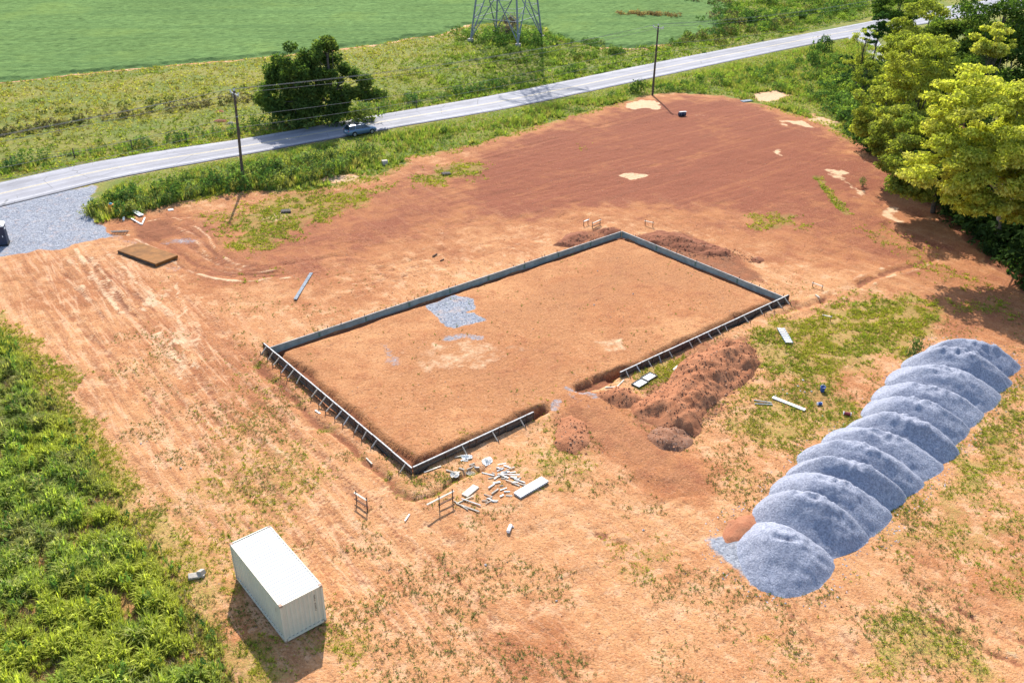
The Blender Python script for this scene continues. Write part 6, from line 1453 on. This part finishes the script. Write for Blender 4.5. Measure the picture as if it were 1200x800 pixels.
# ------------------------------------------------------------------ the car on the road
def car():
    i = np.argmin(np.hypot(*(NE - at(422, 158)).T)); d = NE[i + 1] - NE[i - 1]; rz = math.atan2(d[1], d[0]); q = at(422.5, 157.5)
    root = empty('car', (q[0], q[1], 0.064), rz); tag(root, 'blue grey estate car driving right along the road', 'car')
    # stations: x, half width, sill z, shoulder z
    ST = [(-2.38, 0.72, 0.42, 0.80), (-2.30, 0.84, 0.30, 0.95), (-2.0, 0.91, 0.24, 1.02), (-1.2, 0.93, 0.22, 1.02), (0, 0.93, 0.22, 1.00), (0.8, 0.93, 0.22, 0.99), (1.25, 0.92, 0.23, 0.97), (1.9, 0.89, 0.26, 0.90), (2.25, 0.80, 0.32, 0.80), (2.38, 0.66, 0.40, 0.70)]
    V = []; Fc = []
    for x, w, z0, z1 in ST:
        V += [(x, -w * 0.92, z0), (x, -w, z0 + 0.15), (x, -w, z1 - 0.12), (x, -w * 0.9, z1), (x, 0, z1 + 0.04), (x, w * 0.9, z1), (x, w, z1 - 0.12), (x, w, z0 + 0.15), (x, w * 0.92, z0)]
    for a in range(len(ST) - 1):
        for k in range(8): Fc.append((a * 9 + k, (a + 1) * 9 + k, (a + 1) * 9 + k + 1, a * 9 + k + 1))
        Fc.append((a * 9 + 8, (a + 1) * 9 + 8, (a + 1) * 9, a * 9))
    Fc.append(tuple(range(9))); Fc.append(tuple(range(len(V) - 1, len(V) - 10, -1)))
    body = MB().add(V, Fc).build('body', M['carpaint'], root, True)
    # cabin: glass band and painted roof
    bot = [(-2.22, 0.80), (-1.2, 0.84), (0.2, 0.84), (1.28, 0.78)]; top = [(-1.86, 0.62), (-1.1, 0.68), (-0.1, 0.68), (0.42, 0.62)]; zb, zt = 0.99, 1.50
    def quad(nm, a, b, mat):
        pts = [a[0], a[1], b[1], b[0]]; return MB().add(pts, [(0, 1, 2, 3)])
    for s in (-1, 1):
        for k, (f0, f1) in enumerate(((0, 1), (1, 2), (2, 3))):
            a0 = Vector((bot[f0][0], s * bot[f0][1], zb)); a1 = Vector((bot[f1][0], s * bot[f1][1], zb)); b0 = Vector((top[f0][0], s * top[f0][1], zt)); b1 = Vector((top[f1][0], s * top[f1][1], zt))
            MB().add([a0, a1, b1, b0], [(0, 1, 2, 3) if s < 0 else (3, 2, 1, 0)]).build('side_window', M['glass'], root)
        for k in range(4):
            MB().bar((bot[k][0], s * (bot[k][1] + 0.003), zb - 0.02), (top[k][0], s * (top[k][1] + 0.003), zt), 0.07, 0.05).build('pillar', M['carpaint'], root)
        MB().tube([(-1.7, s * 0.6, zt + 0.1), (-1.0, s * 0.63, zt + 0.12), (0.1, s * 0.62, zt + 0.1)], 0.022, 6).build('roof_rail', M['rubber'], root)
        MB().box((0.95, s * 0.98, 1.02), (0.14, 0.2, 0.13)).build('mirror', M['carpaint'], root, bevel=0.03)
        MB().box((-2.26, s * 0.68, 0.86), (0.16, 0.3, 0.16)).build('taillight', M['taillight'], root, bevel=0.03)
        MB().box((2.22, s * 0.6, 0.70), (0.2, 0.32, 0.12)).build('headlight', M['headlight'], root, bevel=0.03)
        for x in (-1.42, 1.46):
            wh = empty('wheel', (x, s * 0.84, 0.34)); wh.parent = root
            MB().tube([(0, -0.11, 0), (0, 0.11, 0)], 0.34, 20).build('tyre', M['rubber'], wh); MB().tube([(0, s * 0.10, 0), (0, s * 0.125, 0)], 0.22, 14).build('rim', M['rim'], wh)
            MB().tube([(x, s * 0.80, 0.36), (x, s * 0.936, 0.36)], 0.40, 20).build('wheel_arch', M['rubber'], root)
    MB().add([(bot[0][0], -bot[0][1], zb), (bot[0][0], bot[0][1], zb), (top[0][0], top[0][1], zt), (top[0][0], -top[0][1], zt)], [(3, 2, 1, 0)]).build('rear_window', M['glass'], root)
    MB().add([(bot[3][0], -bot[3][1], zb), (bot[3][0], bot[3][1], zb), (top[3][0], top[3][1], zt), (top[3][0], -top[3][1], zt)], [(0, 1, 2, 3)]).build('windscreen', M['glass'], root)
    V = []; Fc = []
    for x, w in [(-1.95, 0.60), (-1.1, 0.69), (-0.1, 0.69), (0.46, 0.62)]: V += [(x, -w, zt), (x, -w * 0.85, zt + 0.06), (x, 0, zt + 0.085), (x, w * 0.85, zt + 0.06), (x, w, zt)]
    for a in range(3):
        for k in range(4): Fc.append((a * 5 + k, a * 5 + 5 + k, a * 5 + 6 + k, a * 5 + 1 + k))
    MB().add(V, Fc).build('roof', M['carroof_sheen'], root, True); MB().box((-0.35, 0, zt + 0.088), (0.85, 0.8, 0.012)).build('sunroof', M['glass'], root)
    MB().box((-2.38, 0, 0.52), (0.12, 1.5, 0.22)).build('rear_bumper', M['carpaint'], root, bevel=0.04); MB().box((2.34, 0, 0.48), (0.14, 1.3, 0.22)).build('front_bumper', M['carpaint'], root, bevel=0.04)
    MB().box((-2.41, 0, 0.78), (0.02, 0.5, 0.13)).build('number_plate', M['white_plastic'], root)
car()

# ------------------------------------------------------------------ power poles and lines
PB = [at(285.5, 217), at(764.5, 112), None]
P1 = np.array(PB[0]); P2 = np.array(PB[1]); P0 = P1 + np.array([-62, -58]); P3 = P2 + np.array([62, 47])
line_dir = (P2 - P1) / np.linalg.norm(P2 - P1); ac = np.array([-line_dir[1], line_dir[0]])
PH_ = 11.6
LEAN = R_(2.3)
def pole(label, p, h, lean=0.0):
    z = hz(*p); root = empty('utility_pole', (p[0], p[1], z)); tag(root, label, 'utility pole', 'utility poles along the road')
    root.rotation_euler = (0, lean, 0)
    MB().tube([(0, 0, -0.3), (0, 0, h * 0.5), (0, 0, h)], [0.19, 0.165, 0.13], 12).build('shaft', M['pole'], root)
    a = Vector((ac[0], ac[1], 0))
    MB().bar(a * -1.15 + Vector((0, 0, h - 0.35)), a * 1.15 + Vector((0, 0, h - 0.35)), 0.1, 0.14).build('crossarm', M['timber_grey'], root)
    for s in (-1, 1): MB().bar(a * 0.75 * s + Vector((0, 0, h - 0.42)), Vector((0, 0, h - 1.1)), 0.05, 0.05).build('arm_brace', M['steel'], root)
    for s in (-1.05, 1.05, 0.0):
        o = lathe(MB(), [(0.05, 0), (0.1, 0.06), (0.06, 0.12), (0.11, 0.18), (0.05, 0.26)], 10).build('insulator', M['porcelain'], root); o.location = a * s + Vector((0, 0, h - 0.28 if s else h))
    lathe(MB(), [(0.1, 0), (0.13, 0.05), (0.1, 0.14)], 8).build('cable_clamp', M['steel'], root).location = (ac[0] * -0.14, ac[1] * -0.14, h - 3.1)
    return root
pole('tall wooden power pole at the left, standing in the brush', P1, PH_, LEAN)
pole('tall wooden power pole in the upper middle, beside the road', P2, 11.6)
pole('wooden power pole out past the left side of the lot', P0, PH_)
pole('wooden power pole far along the road behind the wood', P3, PH_)
def wire(label, off, dz, sag, rad, mat):
    pts = []; PP = [P0, P1, P2, P3]; HH = [PH_, PH_, 11.6, PH_]
    for k in range(3):
        a, b = PP[k] + ac * off, PP[k + 1] + ac * off; n = 14
        sh = np.array([math.sin(LEAN) * (PH_ + dz), 0.0])
        if k == 0: b = b + sh
        if k == 1: a = a + sh
        for j in range(n + (k == 2)):
            t = j / n; q = a + (b - a) * t; z = hz(*PP[k]) * (1 - t) + hz(*PP[k + 1]) * t + HH[k] * (1 - t) + HH[k + 1] * t + dz - sag * 4 * t * (1 - t); pts.append((q[0], q[1], z))
    o = MB().tube(pts, rad, 5).build('power_line', M[mat], None, True); tag(o, label, 'power line', 'power lines on the roadside poles')
wire('topmost power line, on top of the roadside poles', 0.0, 0.26, 1.0, 0.02, 'wire')
wire('upper power line on the far end of the crossarms', 1.05, -0.02, 1.1, 0.02, 'wire')
wire('upper power line on the near end of the crossarms', -1.05, -0.02, 1.2, 0.02, 'wire')
wire('third power line down, fixed below the crossarms', -0.16, -3.0, 1.0, 0.02, 'wire')
wire('lowest cable on the roadside poles', 0.16, -4.4, 0.9, 0.02, 'wire')
# wire fence beyond the road
FP = smooth_line(ats([(-60, 209), (15, 195), (120, 181), (200, 168), (302, 157), (380, 146), (440, 136), (520, 120)]), 3)
fn = empty('wire_fence', (FP[0][0], FP[0][1], 0)); tag(fn, 'thin wire fence on posts along the far verge', 'fence')
seg = np.concatenate([[0], np.cumsum(np.linalg.norm(np.diff(FP, axis=0), axis=1))])
for s in np.arange(0, seg[-1], 7.5):
    x = np.interp(s, seg, FP[:, 0]) - FP[0][0]; y = np.interp(s, seg, FP[:, 1]) - FP[0][1]
    MB().tube([(x, y, -0.2), (x, y, 1.35)], [0.08, 0.07], 6).build('post', M['pole'], fn)
for z in (0.5, 0.85, 1.2): MB().tube([(p[0] - FP[0][0], p[1] - FP[0][1] - 0.07, z) for p in FP], 0.018, 4).build('wire', M['dark_wire'], fn)

# ------------------------------------------------------------------ lattice transmission tower
def tower():
    c = np.array([-2.0, 207.0]); half = 6.0; H = 56.0; rz = R_(-27)
    root = empty('transmission_tower', (c[0], c[1], 0)); root.rotation_euler = (0, 0, rz); tag(root, 'grey steel lattice pylon standing beyond the road', 'pylon')
    def hw(z): return half + (2.2 - half) * min(z / 34.0, 1) + (0 if z < 34 else (1.2 - 2.2) * (z - 34) / (H - 34))
    def corner(i, z): w = hw(z); sx, sy = ((-1, -1), (1, -1), (1, 1), (-1, 1))[i % 4]; return Vector((sx * w, sy * w, z))
    for i in range(4):
        MB().bar(corner(i, 0), corner(i, 34), 0.30, 0.30).bar(corner(i, 34), corner(i, H), 0.22, 0.22).build('leg', M['steel'], root)
        MB().box(Vector(corner(i, 0.25)), (1.0, 1.0, 0.8)).build('footing', M['concrete'], root)
    lev = [0, 10.0, 18, 25, 30, 34, 38, 42, 46, 50, H]
    for k in range(len(lev) - 1):
        z0, z1 = lev[k], lev[k + 1]
        for i in range(4):
            A0, B0, A1, B1 = corner(i, z0), corner(i + 1, z0), corner(i, z1), corner(i + 1, z1); Mt = (A1 + B1) / 2; t_ = 0.16 if k < 3 else 0.12
            mb = MB()
            if k == 0:
                mb.bar(A0 + (A1 - A0) * 0.06, Mt, t_ + 0.02).bar(B0 + (B1 - B0) * 0.06, Mt, t_ + 0.02)
                a5, b5 = A0.lerp(A1, 0.5), B0.lerp(B1, 0.5); ma, mbm = A0.lerp(Mt, 0.5), B0.lerp(Mt, 0.5)
                mb.bar(a5, ma, 0.1).bar(b5, mbm, 0.1).bar(A0.lerp(A1, 0.75), A0.lerp(Mt, 0.75), 0.1).bar(B0.lerp(B1, 0.75), B0.lerp(Mt, 0.75), 0.1).bar(a5, A0.lerp(Mt, 0.75), 0.1).bar(b5, B0.lerp(Mt, 0.75), 0.1).bar(A0.lerp(A1, 0.25), ma, 0.1).bar(B0.lerp(B1, 0.25), mbm, 0.1).bar(A0.lerp(A1, 0.25), A0.lerp(Mt, 0.25), 0.1).bar(ma, mbm, 0.1)
            else:
                mb.bar(A0, B1, t_).bar(B0, A1, t_)
            mb.build('diagonal_brace', M['steel'], root)
            MB().bar(A1, B1, 0.2, 0.2).build('horizontal_brace', M['steel'], root)
        if k < 5: MB().bar(corner(0, z1), corner(2, z1), 0.12).bar(corner(1, z1 + 0.03), corner(3, z1 + 0.03), 0.12).build('plan_brace', M['steel'], root)
    for z, L in ((38, 9.5), (45, 8.0), (52, 6.5)):
        for s in (-1, 1):
            w = hw(z); mb = MB(); tip = Vector((s * (w + L), 0, z + 0.4))
            for y in (-1, 1): mb.bar((s * w, y * w, z), tip, 0.18).bar((s * w, y * w, z + 2.4), tip, 0.14)
            for f in (0.3, 0.6): mb.bar(Vector((s * w, -w, z)).lerp(tip, f), Vector((s * w, w, z)).lerp(tip, f), 0.1).bar(Vector((s * w, -w, z)).lerp(tip, f), Vector((s * w, -w, z + 2.4)).lerp(tip, f), 0.1)
            mb.build('cross_arm', M['steel'], root)
            ins = MB(); ins.tube([tip, tip + Vector((0, 0, -2.6))], 0.12, 6); ins.build('insulator', M['porcelain'], root)
tower()
